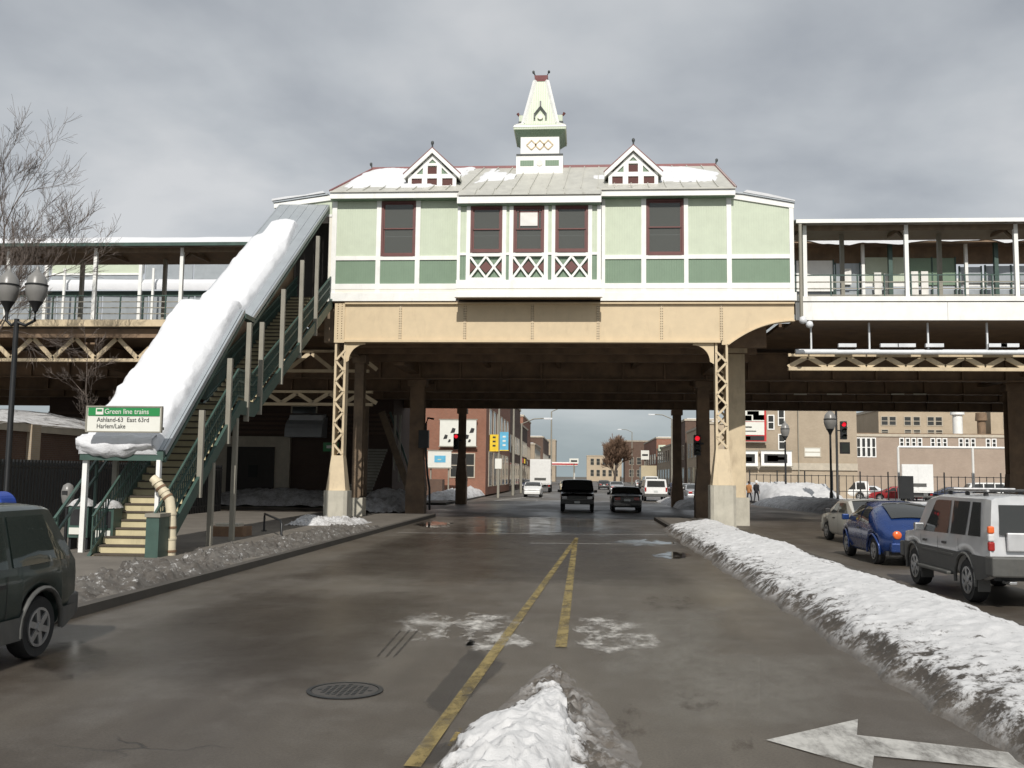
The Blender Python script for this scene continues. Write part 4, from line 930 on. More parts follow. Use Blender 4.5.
for x in (SX0 + .02, SX1 - .02):
    q = MB(); rl = MB()
    for (ya, za), (yb, zb_) in segs:
        for h in (.95, .62, .2):
            rl.bar((x, ya, za + h + .05), (x, yb, zb_ + h + .05), .05, .06)
        n = max(2, int((yb - ya) / .12))
        for k in range(n):
            yy = ya + (yb - ya) * k / n; zz = za + (zb_ - za) * k / n; q.box(x - .013, x + .013, yy - .013, yy + .013, zz + .2, zz + 1.0)
    q.build('baluster_screen', 'stair_green', st, kind='stuff'); rl.build('handrail', 'stair_green', st)
# canopy: two sloping metal roofs with a step at the landing
CL = [(21.95, 2.50), (27.45, 6.80)]; CU = [(28.3, 6.72), (37.92, 12.98)]
def zst(y):
    for (ya, za), (yb, zb_) in segs:
        if ya <= y <= yb: return za + (zb_ - za) * (y - ya) / (yb - ya)
    return 0
def zcan(y):
    (ya, za), (yb, zb_) = CL if y < 27.6 else CU; return za + (zb_ - za) * (y - ya) / (yb - ya) - .2
for (ya, za), (yb, zb_) in (CL, CU):
    n = 5
    for k in range(n):
        xa, xb = CX0 + (CX1 - CX0) * k / n, CX0 + (CX1 - CX0) * (k + 1) / n - .01
        MB().slab((xa, ya, za), (xb, ya, za), (xb, yb, zb_), (xa, yb, zb_), .05).build('canopy_sheet', 'canopy_metal', st)
    for x in (CX0 - .04, CX1 + .04): MB().bar((x, ya - .02, za - .02), (x, yb, zb_ - .02), .06, .13).build('gutter', 'canopy_metal', st)
    MB().bar((CX1 + .02, ya, za - .22), (CX1 + .02, yb, zb_ - .22), .08, .09).build('purlin', 'stair_green', st)
    m_ = int((yb - ya) / .9)
    for k in range(m_):
        f = (k + .5) / m_; yy, zz = ya + (yb - ya) * f, za + (zb_ - za) * f; S(CX0, CX1, yy - .04, yy + .04, zz - .2, zz - .06, 'rafter', 'brown_steel')
S(CX1 - .1, CX1 + .1, CL[1][0], 28.32, 6.58, 6.72, 'step_flashing', 'stair_green')
MB().prism([(29.4, zst(29.4)), (37.85, zst(37.85)), (37.85, zcan(37.85)), (29.4, zcan(29.4))], 'x', SX0 - .22, SX0 - .14).build('dark_infill', 'dark_steel', st)  # added dark panel standing in for the black interior under the canopy
S(CX0, CX1 + .04, CL[0][0] - .1, CL[0][0] + .02, 2.28, 2.52, 'front_beam', 'stair_green')
for y in (23.6, 25.6, 27.2, 28.45, 30.7, 33.0, 35.2): S(SX1 + .0, SX1 + .13, y - .06, y + .06, zst(y) - .45, zcan(y), 'post', 'post_grey')
for y in (23.6, 26.2): S(CX0 + .02, CX0 + .14, y - .06, y + .06, .1, zcan(y), 'post', 'post_grey')
for y in (24.5, 26.3): S(SX1 - .0, SX1 + .12, y - .07, y + .09, .1, zst(y) - .2, 'support_leg', 'post_grey')
pf = at(157.5, 515, 21.85); pg = at(84.5, 540, 22.0)
S(pf.x - .045, pf.x + .045, 21.8, 21.92, .75, 2.3, 'front_post', 'white_paint'); S(pg.x - .055, pg.x + .055, 21.94, 22.06, .05, 2.32, 'front_post', 'white_paint')
q = at(153, 540, 21.0)
S(q.x - .13, q.x + .16, 20.85, 21.5, .02, 1.02, 'newel_panel', 'stair_green'); S(q.x - .16, q.x + .19, 20.82, 21.53, 1.02, 1.10, 'newel_cap', 'post_grey')
# outer handrail on the far side of the bottom steps
MB().bar((-11.75, 20.9, .95), (-11.75, 24.2, 3.3), .06, .06).bar((-11.75, 20.9, .55), (-11.75, 24.2, 2.9), .05, .05).bar((-11.75, 21.0, .1), (-11.75, 21.0, 1.0), .07, .07).bar((-11.75, 22.8, .1), (-11.75, 22.8, 2.3), .06, .06).build('side_rail', 'stair_green', st)
# snow on the canopy
def slope_snow(seg, x0, x1, f0, f1, th, label, seed, front_drop=0, cut=None):
    (ya, za), (yb, zb_) = seg; nrm = Vector((0, -(zb_ - za), yb - ya)).normalized(); m = MB(); nx, ny = 60, 110; ok = []
    for j in range(ny + 1):
        for i in range(nx + 1):
            u = i / nx; v = f0 + (f1 - f0) * j / ny; x = x0 + (x1 - x0) * u
            e = min(u, 1 - u) * (x1 - x0) / (.16 * (1 + 1.1 * max(-.6, fbm(3, v * 14, seed + 2, .8, 3)))); lim = cut(u) if cut else f1 - .005
            e2 = min(e, (lim - v) * 12 / .3 + fbm(x, v * 12, seed, 1.5, 3) * .4, (v - f0) * 12 / .2 + .001)
            h = th * max(0, min(1, e2)) ** .45 * (1 + .12 * fbm(x, v * 12, seed, .5, 3)); ok.append(e2 > -.1)
            p = Vector((x, ya + (yb - ya) * v, za + (zb_ - za) * v)) + nrm * (.055 + h - (.05 if e2 < .02 else 0))
            m.v.append(tuple(p))
    for j in range(ny):
        for i in range(nx):
            q = j * (nx + 1) + i; f = (q, q + 1, q + nx + 2, q + nx + 1)
            if any(ok[k] for k in f): m.f.append(f)
    return m.build('canopy_snow', 'snow_clean', None, 60, 'stuff', label, 'snow', fix=False)
slope_snow(CL, CX0 - .03, CX1 - .10, -.02, 1.04, .27, 'thick snow blanket on the lower flight of the stair canopy', 3)
slope_snow(CU, CX0 + .02, CX1 - .30, -.06, .80, .26, 'snow on the upper flight of the stair canopy, bare metal above it', 4, cut=lambda u: .70 + .09 * math.sin(u * 3.1) - (.12 if u < .25 else 0) + (.0 if u < .8 else -(u - .8) * 1.1))
m = MB()    # the lump of snow sagging over the front beam under the sign
nx, ny = 40, 14
for j in range(ny + 1):
    for i in range(nx + 1):
        u, v = i / nx, j / ny; x = CX0 - .1 + (CX1 - CX0 - .1) * u; sag = .26 + .22 * math.sin(min(1, u * 1.15) * math.pi) ** .6 + .10 * fbm(x, 0, 8, 2.2, 3)
        a = -math.pi * .05 + v * math.pi * .95; m.v.append((x, 21.98 - .30 * math.sin(a) - .05 * fbm(x, v * 2, 3, 2, 3), 2.84 - sag * .5 + sag * .62 * math.cos(a) + .04 * fbm(x, v * 3, 6, 3, 3)))
for j in range(ny):
    for i in range(nx): q = j * (nx + 1) + i; m.f.append((q, q + 1, q + nx + 2, q + nx + 1))
m.build('snow_lump', 'snow_clean', None, 70, 'stuff', 'lump of snow sagging over the canopy front below the green station sign', 'snow', fix=False)
# the stair run bears slightly off the street line
PIV = Vector((-10.6, 21, 0)); ROT = Matrix.Rotation(R(2.3), 3, 'Z')
st.rotation_euler.z = R(2.3)
for o in [o for o in col.objects if o.get('label', '').endswith('of the stair canopy') or 'upper flight of the stair canopy' in o.get('label', '')]:
    o.location = PIV + ROT @ (o.location - PIV); o.rotation_euler.z = R(2.3)
# station sign
a, b = at(88, 407, 21.4), at(160, 431.5, 21.4)
sg = thing('station_sign', 'green and white station name board at the foot of the covered stairs', 'sign', ((a.x + b.x) / 2, 21.4, b.z))
w_, h_ = b.x - a.x, a.z - b.z; zg = a.z - h_ * .36
B(a.x, b.x, 21.40, 21.44, b.z, a.z).build('board', 'sign_white', sg)
B(a.x + .02, b.x - .02, 21.385, 21.399, zg, a.z - .015).build('green_band', 'sign_green', sg)
MB().box(a.x - .03, b.x + .03, 21.38, 21.46, b.z - .03, b.z - .001).box(a.x - .03, b.x + .03, 21.38, 21.46, a.z + .001, a.z + .03).box(b.x + .001, b.x + .035, 21.38, 21.46, b.z, a.z).box(a.x - .035, a.x - .001, 21.38, 21.46, b.z, a.z).build('frame', 'post_grey', sg)
RX, UZ = (1, 0, 0), (0, 0, 1)
lettering('lettering', 'Green line trains', .17, 'sign_white', sg, (a.x + w_ * .54, 21.38, (a.z + zg) / 2 - .005), RX, UZ, .004, width=w_ * .6)
lettering('lettering', 'Ashland-63  East 63rd', .15, 'sign_black', sg, (a.x + w_ * .49, 21.395, zg - h_ * .17), RX, UZ, .003, width=w_ * .71)
lettering('lettering', 'Harlem/Lake', .15, 'sign_black', sg, (a.x + w_ * .33, 21.395, zg - h_ * .44), RX, UZ, .003, width=w_ * .39)
xx = a.x + w_ * .17
MB().box(xx - .09, xx + .09, 21.375, 21.384, (a.z + zg) / 2 - .075, (a.z + zg) / 2 + .075).build('train_symbol', 'sign_white', sg); MB().box(xx - .06, xx + .06, 21.365, 21.374, (a.z + zg) / 2 - .0, (a.z + zg) / 2 + .05).build('train_window', 'sign_green', sg)
for x in (a.x + .15, b.x - .15): B(x - .02, x + .02, 21.45, 21.9, b.z + .05, b.z + .12).build('bracket', 'post_grey', sg)
# insulated drain pipe
pts = [at(x, y, 21.6) for x, y in ((152.5, 478), (156, 481), (163, 491), (169.5, 500), (171, 510), (171, 535), (170.5, 558))]
q = MB()
dpv = thing('drain_pipe', 'cream insulated drain pipe elbowing down beside the bottom steps', 'pipe', (pts[-1].x, 21.6, 0))
MB().tube(pts, [.1, .105, .115, .115, .115, .115, .11], 10).build('pipe', 'pipe_cream', dpv, 60)
for p_, n_ in ((pts[1], pts[2]), (pts[2], pts[3]), (pts[4], pts[5]), (pts[5], pts[6])):
    for f in (.15, .7): c = p_.lerp(n_, f); d = (n_ - p_).normalized(); MB().tube([c - d * .025, c + d * .025], .13, 10).build('band', 'concrete_rust' if f > .5 else 'pipe_cream', dpv, 60)
# ------------------------------------------------------------------ vehicles
def pl(t, y):
    if y <= t[0][0]: return t[0][1]
    for (a, b), (c, d) in zip(t, t[1:]):
        if y <= c: return b + (d - b) * (y - a) / (c - a) if c > a else d
    return t[-1][1]
def smoothpl(t, y, w=.10): return (pl(t, y - w) + 2 * pl(t, y) + pl(t, y + w)) / 4
def car(name, label, s, loc, rz=0, group=None, cat='car'):
    o = thing(name, label, cat, loc, group, rz if rz else 1e-9)
    y0, y1 = s['top'][0][0], s['top'][-1][0]; r = s['r']; Ra = r + .07; rr = s.get('rake', 0); fr_ = s.get('frake', 0)
    tb = s.get('tumble', .22); zroof = max(z for _, z in s['top'])
    top = lambda y: smoothpl(s['top'], y, s.get('sm', .08)); hw = lambda y: smoothpl(s['hw'], y, .1)
    belt = lambda y: min(pl(s['belt'], y), top(y) - .03)
    ys = set(round(y0 + (y1 - y0) * k / 44, 4) for k in range(45)) | set(y for y, _ in s['top'])
    for yc in s['wheels']:
        ys |= {round(yc + Ra * math.cos(R(a)), 4) for a in range(0, 181, 15)} | {yc - Ra - .002, yc + Ra + .002}
    ys = sorted(ys)
    def zbot(y):
        z = s['sill'] + max(0, .10 * (1 - min(y - y0, y1 - y) / .35)) * 1
        for yc in s['wheels']:
            d = abs(y - yc)
            if d <= Ra + 1e-6: z = max(z, r + math.sqrt(max(0, Ra * Ra - d * d)))
        return z
    rnd_ = s.get('round')
    def Wr(y): return hw(y) * (.66 if rnd_ else 1) - (0 if rnd_ else tb * max(.02, top(y) - belt(y)))
    def ry(y, z):
        g = max(0, min(1, (z - pl(s['belt'], y)) / max(.1, zroof - pl(s['belt'], y))))
        return y + rr * g * max(0, min(1, 1 - (y - y0) / s.get('rfade', .6))) - fr_ * g * max(0, min(1, 1 - (y1 - y) / .6))
    def xs(y, z):
        b, t = belt(y), top(y) - .04
        if rnd_: return hw(y) * .985 * max(.05, math.cos(math.asin(max(0, min(.995, ((z - b) / max(.02, t + .04 - b)) ** 1.15))))) ** .62
        return hw(y) * .985 + (Wr(y) - hw(y) * .985) * max(0, min(1, (z - b) / max(.02, t - b)))
    m = MB(); n = 0
    def ring(y):
        W, zb, zt, b = hw(y), zbot(y), top(y), belt(y); zb = min(zb, b - .04); h = b - zb; g = zt - b; wr = Wr(y)
        half = [(W * .86, zb), (W * .955, zb + .02 + .10 * h), (W * 1.0, zb + .45 * h), (W * 1.0, zb + .78 * h), (W * .985, b), ((W * .985 + wr) / 2, b + g * .5), (wr + .004, zt - .05), (wr - .06, zt - .012), (wr * .6, zt + .012)]
        if rnd_: half[5:] = [(W * .985 * math.cos(R(a)) ** .62, b + g * math.sin(R(a)) ** .87) for a in (28, 50, 68, 81)]
        return [(x, ry(y, z), z) for x, z in half] + [(0, ry(y, zt), zt + (.003 if rnd_ else .02))] + [(-x, ry(y, z), z) for x, z in reversed(half)]
    rings = [ring(y) for y in ys]; k = len(rings[0]); fs = []
    for rg in rings: m.v += rg
    for i in range(len(rings) - 1):
        for j in range(k - 1): fs.append((i * k + j, i * k + j + 1, (i + 1) * k + j + 1, (i + 1) * k + j))
    fs.append(tuple(range(k))); e0 = (len(rings) - 1) * k; fs.append(tuple(e0 + j for j in range(k))[::-1]); m.f = fs
    body = m.build('body', s['paint'], o, 38)
    # dark floor and wheel wells
    B(-hw(0) * .84, hw(0) * .84, y0 + .12, y1 - .12, s['sill'] + .02, s['sill'] + .12).build('underbody', 'black_plastic', o)
    q = MB()
    for yc in s['wheels']: q.box(-hw(yc) * .84, hw(yc) * .84, yc - Ra - .03, yc + Ra + .03, s['sill'] + .13, r + Ra + .02)
    for f in range(1): pass
    q = MB()
    for yc in s['wheels']: q.box(-hw(yc) * .62, hw(yc) * .62, yc - Ra, yc + Ra, s['sill'] + .1, min(r + Ra, belt(yc) - .06))
    q.build('wheel_well', 'black_plastic', o)
    if s.get('lower'):
        zc, lm = s['lower']
        yy = [y for y in ys if y0 + .0 <= y <= y1]
        for sd in (-1, 1):
            runs = [[]]
            for a, b in zip(yy, yy[1:]):
                if zbot(a) < zc and zbot(b) < zc: runs[-1].append((a, b))
                elif runs[-1]: runs.append([])
            for rn in runs:
                if not rn: continue
                q = MB()
                for a, b in rn:
                    xa, xb = hw(a) * 1.0 + .014, hw(b) * 1.0 + .014
                    q.quad((sd * xa, a, zbot(a)), (sd * xb, b, zbot(b)), (sd * xb, b, zc), (sd * xa, a, zc))
                q.build('cladding', lm, o, fix=False)
    if s.get('flare'):
        for yc in s['wheels']:
            for sd in (-1, 1):
                MB().tube([(sd * (hw(yc + (Ra + .015) * math.cos(R(a))) + .0), yc + (Ra + .015) * math.cos(R(a)), r + (Ra + .015) * math.sin(R(a))) for a in range(-8, 189, 14)], .03, 6).build('arch_flare', s['flare'], o, 60)
    # wheels
    tw = s.get('tw', .2)
    for yc in s['wheels']:
        for sd in (-1, 1):
            xc = sd * (hw(yc) - tw / 2 - .03)
            wh = MB().lathe([(r * .62, -tw / 2 + .01), (r * .93, -tw / 2), (r, -tw / 2 + .04), (r, tw / 2 - .04), (r * .93, tw / 2), (r * .62, tw / 2 - .01)], (xc, yc, r), 28, 'x').build('wheel', 'rubber', o, 40)
            xo = xc + sd * (tw / 2 - .005)
            MB().lathe([(r * .63, -.01 * sd), (r * .63, .012 * sd), (r * .55, .014 * sd), (r * .53, -.02 * sd)], (xo, yc, r), 24, 'x').build('rim', 'alloy', wh, 40); MB().lathe([(r * .525, -.019 * sd), (r * .52, -.012 * sd)], (xo, yc, r), 20, 'x').build('dark_disc', 'black_plastic', wh)  # plain dark disc added so the hollow behind the spokes reads dark
            q = MB().lathe([(r * .17, 0), (r * .15, sd * .03)], (xo - sd * .005, yc, r), 12, 'x')
            for a in range(s.get('spokes', 5)):
                t = 2 * math.pi * a / s.get('spokes', 5) + .3; q.bar((xo, yc + r * .1 * math.cos(t), r + r * .1 * math.sin(t)), (xo, yc + r * .58 * math.cos(t), r + r * .58 * math.sin(t)), r * .2, .025, (1, 0, 0))
            q.build('spokes', 'alloy', wh)
    # glass
    G = s.get('glass', 'dark_glass')
    for (yb0, yb1, yt0, yt1) in s['side']:
        for sd in (-1, 1):
            q = MB(); nn = 6; vs = []
            for j in range(4):
                v = j / 3
                for i in range(nn + 1):
                    u = i / nn; y = (yb0 * (1 - v) + yt0 * v) * (1 - u) + (yb1 * (1 - v) + yt1 * v) * u
                    z = (belt(y) + .05) * (1 - v) + (min(top(y), zroof) - .11) * v; vs.append((sd * (xs(y, z) + .012), ry(y, z), z))
            q.add(vs, [(j * (nn + 1) + i, j * (nn + 1) + i + 1, (j + 1) * (nn + 1) + i + 1, (j + 1) * (nn + 1) + i) for j in range(3) for i in range(nn)])
            q.build('side_window', G, o, 60)
    for (ya, yb, ka, kb, nm) in s['slope']:
        q = MB(); vs = []; nn, mm = 10, 8
        for j in range(nn + 1):
            y = ya + (yb - ya) * j / nn; kk = ka + (kb - ka) * j / nn
            dzdy = (top(y + .03) - top(y - .03)) / .06; nv = Vector((0, -dzdy, 1)).normalized() * .022
            for i in range(mm + 1):
                u = -1 + 2 * i / mm; x = u * kk * (Wr(y) if top(y) - belt(y) > .1 else hw(y) * .93); zz = top(y) + .022 * (1 - u * u) - .008 * u * u
                vs.append((x, ry(y, zz) + nv.y, zz + nv.z))
        q.add(vs, [(j * (mm + 1) + i, j * (mm + 1) + i + 1, (j + 1) * (mm + 1) + i + 1, (j + 1) * (mm + 1) + i) for j in range(nn) for i in range(mm)])
        q.build(nm, G, o, 60)
    if s.get('hatch'):
        z0, z1, k0, k1 = s['hatch']; q = MB(); vs = []
        for j in range(5):
            z = z0 + (z1 - z0) * j / 4
            for i in range(7): u = -1 + i / 3; vs.append((u * (k0 + (k1 - k0) * j / 4) * hw(y0), ry(y0, z) - .012, z))
        q.add(vs, [(j * 7 + i, j * 7 + i + 1, (j + 1) * 7 + i + 1, (j + 1) * 7 + i) for j in range(4) for i in range(6)]); q.build('rear_window', G, o)
    for nm, mt, bx_ in s['bits']:
        ch = MB().box(*bx_).build(nm, mt, o)
        bv = ch.modifiers.new('bevel', 'BEVEL'); d = [abs(bx_[1] - bx_[0]), abs(bx_[3] - bx_[2]), abs(bx_[5] - bx_[4])]; bv.width = min(.03, min(d) * .3); bv.segments = 2
    # mirrors, door seams and handles
    ym, zm = s.get('mirror', (y1 - 1.5, pl(s['belt'], y1 - 1.5) + .07))
    for sd in (-1, 1):
        q = MB().box(sd * (hw(ym) - .01) - .0, sd * (hw(ym) + .17), ym - .05, ym + .06, zm - .02, zm + .13) if sd > 0 else MB().box(sd * (hw(ym) + .17), sd * (hw(ym) - .01), ym - .05, ym + .06, zm - .02, zm + .13)
        ch = q.build('mirror', s.get('mirror_mat', 'black_plastic'), o); bv = ch.modifiers.new('bevel', 'BEVEL'); bv.width = .025; bv.segments = 2
        for yh in s.get('handles', ()):
            z = pl(s['belt'], yh) - .12; x = hw(yh)
            (MB().box(x - .01, x + .025, yh - .09, yh + .09, z - .02, z + .02) if sd > 0 else MB().box(-x - .025, -x + .01, yh - .09, yh + .09, z - .02, z + .02)).build('door_handle', 'black_plastic', o)
        for yd in s.get('seams', ()):
            zt_ = pl(s['belt'], yd) - .02; q = MB(); zb = zbot(yd) + .06; hh = (zt_ - zb)
            for j in range(5):
                za, zc = zb + hh * j / 5, zb + hh * (j + 1) / 5
                xa = hw(yd) * 1.0 + .003; q.quad((sd * xa, yd - .006, za), (sd * xa, yd + .006, za), (sd * xa, yd + .006, zc), (sd * xa, yd - .006, zc))
            q.build('door_seam', 'black_plastic', o, fix=False)
    return o
def sedan(paint_, L_=4.6, W=.86, H=1.42, rear_mat='red_lens', **k):
    a, b = -L_ / 2, L_ / 2
    s = dict(paint=paint_, top=[(a, .86), (a + .06, .95), (a + .75, 1.0), (a + 1.45, H - .02), (a + 1.9, H), (b - 2.05, H - .03), (b - 1.2, .99), (b - .3, .80), (b, .66)], belt=[(a, .9), (0, .92), (b, .80)],
             hw=[(a, W * .84), (a + .3, W * .96), (a + 1, W), (b - 1, W), (b - .3, W * .93), (b, W * .78)], sill=.24, r=.31, wheels=(a + .98, b - .92),
             side=[(a + 1.28, a + 2.15, a + 1.58, a + 2.2), (a + 2.22, b - 1.45, a + 2.27, b - 1.98)], slope=[(a + .84, a + 1.40, .93, .86, 'rear_window'), (b - 2.0, b - 1.27, .86, .95, 'windshield')],
             bits=[('rear_bumper', paint_, (-W * .9, W * .9, a - .06, a + .2, .34, .60)), ('front_bumper', paint_, (-W * .84, W * .84, b - .2, b + .06, .30, .56)), ('licence_plate', 'plate_white', (-.18, .18, a - .075, a - .055, .62, .76)), ('windshield_trim', 'black_plastic', (-W * .7, W * .7, b - 1.24, b - 1.19, .985, 1.005))]
             + [('tail_light', rear_mat, (sd * W * .60 - .16, sd * W * .60 + .16, a - .03, a + .05, .68, .86)) for sd in (-1, 1)] + [('headlight', 'clear_lens', (sd * W * .58 - .15, sd * W * .58 + .15, b - .12, b + .03, .60, .74)) for sd in (-1, 1)],
             handles=(a + 1.6, a + 2.6), seams=(a + 2.2, b - 1.35))
    s.update(k); return s
def wagon(paint_, L_=4.5, W=.89, H=1.78, rake=.14, r=.35, sill=.36, hood=1.05, nose=1.0, **k):
    a, b = -L_ / 2, L_ / 2
    s = dict(paint=paint_, top=[(a, H - .02), (a + .2, H), (b - 2.1, H), (b - nose - .45, H - .08), (b - nose, hood), (b - .25, hood - .1), (b, hood - .28)], belt=[(a, 1.02 * hood / 1.05), (b, .95 * hood / 1.05)], rake=rake,
             hw=[(a, W * .95), (a + .25, W), (b - .7, W), (b - .2, W * .94), (b, W * .84)], sill=sill, r=r, wheels=(a + .95, b - .85), tumble=.16,
             side=[(a + .35, a + 1.2, a + .42, a + 1.2), (a + 1.3, a + 2.2, a + 1.3, a + 2.2), (a + 2.3, b - nose - .2, a + 2.3, b - nose - .62)], slope=[(b - nose - .42, b - nose - .05, .9, .95, 'windshield')], hatch=(hood + .06, H - .14, .80, .76),
             bits=[('rear_bumper', 'grey_plastic', (-W * .97, W * .97, a - .1, a + .15, sill + .02, sill + .28)), ('front_bumper', 'grey_plastic', (-W * .9, W * .9, b - .15, b + .08, sill, sill + .26)), ('licence_plate', 'plate_white', (-.17, .17, a - .03, a - .012, .78, .92))]
             + [('tail_light', 'red_lens', (sd * W * .88 - .07, sd * W * .88 + .07, a - .02, a + .08, .80, 1.18)) for sd in (-1, 1)] + [('headlight', 'clear_lens', (sd * W * .68 - .14, sd * W * .68 + .14, b - .1, b + .025, .72, .88)) for sd in (-1, 1)],
             handles=(a + 1.9, a + 2.9), seams=(a + 1.25, a + 2.25, b - nose - .3))
    s.update(k); return s
# dark minivan coming towards us at the frame edge
v = wagon('paint_van', 4.75, .92, 1.66, rake=.52, r=.335, sill=.26, hood=1.02, nose=.75, sm=.12, tumble=.17, spokes=6, lower=(.50, 'grey_plastic'), flare='grey_plastic')
v['wheels'] = (-1.58, 1.45); v['rfade'] = 1.6; v['glass'] = 'car_glass'; v['side'] = [(-2.12, -1.02, -1.98, -1.02), (-.92, .25, -.92, .25), (.36, 1.2, .36, .85)]; v['hw'] = [(-2.375, .84), (-2.1, .90), (-1.6, .92), (1.6, .92), (2.1, .85), (2.375, .7)]
v['seams'] = (-.9, .3, 1.35); v['handles'] = (-.75, .5); v['hatch'] = (1.05, 1.5, .82, .76)
v['bits'] = [('rear_bumper', 'grey_plastic', (-.86, .86, -2.46, -2.2, .36, .62)), ('front_bumper', 'grey_plastic', (-.8, .8, 2.2, 2.44, .32, .6)), ('licence_plate', 'plate_white', (-.17, .17, -2.40, -2.385, .72, .86))] + [('tail_light', 'red_lens', (sd * .70 - .05, sd * .70 + .05, -2.40, -2.34, .78, 1.06)) for sd in (-1, 1)] + [('headlight', 'clear_lens', (sd * .6 - .14, sd * .6 + .14, 2.24, 2.4, .66, .8)) for sd in (-1, 1)] + [('body_moulding', 'black_plastic', (.905, .935, -1.0, 1.0, .62, .68))]
car('minivan', 'dark grey-green minivan cut off by the frame edge near the stairs', v, (-6.80, 8.72, 0), R(180), cat='van')
# silver off-roader
v = wagon('paint_suv', 4.5, .88, 1.80, rake=.16, r=.365, sill=.42, hood=1.12, nose=1.05, sm=.04, lower=(.82, 'paint_suv_low'), flare='grey_plastic', tw=.24, spokes=6, mirror_mat='chrome')
v['wheels'] = (-1.28, 1.38); v['side'] = [(-1.95, -1.42, -1.86, -1.46), (-1.30, -.62, -1.36, -.62), (-.50, .78, -.50, .28)]
v['bits'] = [('rear_bumper', 'grey_plastic', (-.88, .88, -2.42, -2.12, .52, .84)), ('front_bumper', 'grey_plastic', (-.84, .84, 2.1, 2.34, .5, .8)), ('licence_plate', 'plate_white', (-.06, .26, -2.45, -2.425, .64, .78)),
             ('tailgate_panel', 'paint_suv', (-.58, .66, -2.30, -2.235, .92, 1.22)), ('exhaust', 'chrome', (-.62, -.5, -2.42, -2.1, .40, .46)), ('side_step', 'grey_plastic', (.86, 1.0, -.75, .8, .40, .46)), ('side_step', 'grey_plastic', (-1.0, -.86, -.75, .8, .40, .46)),
             ('mud_flap', 'grey_plastic', (-.86, -.66, -1.77, -1.74, .22, .56)), ('mud_flap', 'grey_plastic', (.66, .86, -1.77, -1.74, .22, .56)), ('mud_flap', 'grey_plastic', (-.87, -.64, .94, .97, .18, .56)), ('body_moulding', 'paint_suv_low', (-.905, -.88, -.8, .85, .72, .77))]
for sd in (-1, 1):
    v['bits'] += [('tail_light', 'red_lens', (sd * .81 - .05, sd * .81 + .05, -2.265, -2.18, .92, 1.07)), ('turn_light', 'amber_lens', (sd * .81 - .05, sd * .81 + .05, -2.265, -2.18, 1.20, 1.32)), ('reverse_light', 'clear_lens', (sd * .81 - .05, sd * .81 + .05, -2.262, -2.18, 1.072, 1.198)), ('headlight', 'clear_lens', (sd * .62 - .13, sd * .62 + .13, 2.14, 2.27, .82, .98)),
                  ('roof_rail', 'alloy', (sd * .62 - .025, sd * .62 + .025, -1.7, .1, 1.86, 1.90))]
    for yy in (-1.6, -.8, 0): v['bits'].append(('rail_foot', 'black_plastic', (sd * .62 - .03, sd * .62 + .03, yy - .05, yy + .05, 1.79, 1.86)))
v['bits'] += [('rack_bar', 'black_plastic', (-.6, .6, -1.2, -1.12, 1.86, 1.90)), ('rack_bar', 'black_plastic', (-.6, .6, -.4, -.32, 1.86, 1.90)), ('air_deflector', 'alloy', (-.56, .56, .02, .16, 1.84, 1.92))]
car('off_roader', 'silver and grey off-roader with roof rack waiting behind the blue car', v, (7.42, 18.38, 0), R(-.6), cat='suv')
# round blue hatchback
v = dict(paint='paint_beetle', top=[(-2.03, .70), (-1.95, .82), (-1.7, 1.0), (-1.3, 1.24), (-.8, 1.44), (-.2, 1.52), (.3, 1.50), (.75, 1.35), (1.15, 1.10), (1.5, .96), (1.85, .84), (2.03, .66)], sm=.2,
         belt=[(-2.03, .72), (-1.2, .92), (0, .95), (1, .93), (2.03, .7)], hw=[(-2.03, .58), (-1.85, .74), (-1.5, .85), (-1.1, .87), (1.1, .87), (1.5, .84), (1.85, .72), (2.03, .52)], sill=.24, r=.32, wheels=(-1.24, 1.27), tumble=.42,
         side=[(-1.0, -.35, -.72, -.32), (-.27, .95, -.25, .42)], slope=[(-1.52, -.72, .86, .84, 'rear_window'), (.40, 1.02, .84, .90, 'windshield')], flare='paint_beetle',
         round=True, bits=[('rear_bumper', 'paint_beetle', (-.66, .66, -2.10, -1.85, .34, .56)), ('front_bumper', 'paint_beetle', (-.62, .62, 1.88, 2.08, .32, .52)), ('licence_plate', 'plate_white', (-.17, .17, -2.125, -2.10, .40, .52)), ('brake_light', 'red_lens', (-.02, .30, -1.80, -1.74, .985, 1.02)), ('badge_rim', 'chrome', (-.05, .05, -1.99, -1.95, .80, .90)), ('reflector', 'clear_lens', (-.46, -.38, -2.12, -2.09, .38, .45))],
         handles=(-.1,), seams=(-.32, 1.02), mirror=(.85, 1.0), mirror_mat='paint_beetle')
bt = car('hatchback', 'round-roofed blue two-door hatchback ahead of the silver off-roader', v, (7.95, 25.5, 0), R(-.5), cat='car')
for sd in (-1, 1):
    MB().lathe([(.10, .02), (.10, -.05), (.08, -.07), (.01, -.08)], (sd * .50, -1.99, .74), 16, 'y').build('tail_light', 'amber_lens', bt, 50)
    MB().lathe([(.11, -.05), (.11, .03), (.05, .06)], (sd * .55, 1.80, .72), 16, 'y').build('headlight', 'clear_lens', bt, 50)
car('sedan', 'muddy pale grey coupe stopped ahead of the blue hatchback', sedan('paint_grey', 4.5, .86, 1.40), (9.15, 32.2, 0), R(3))
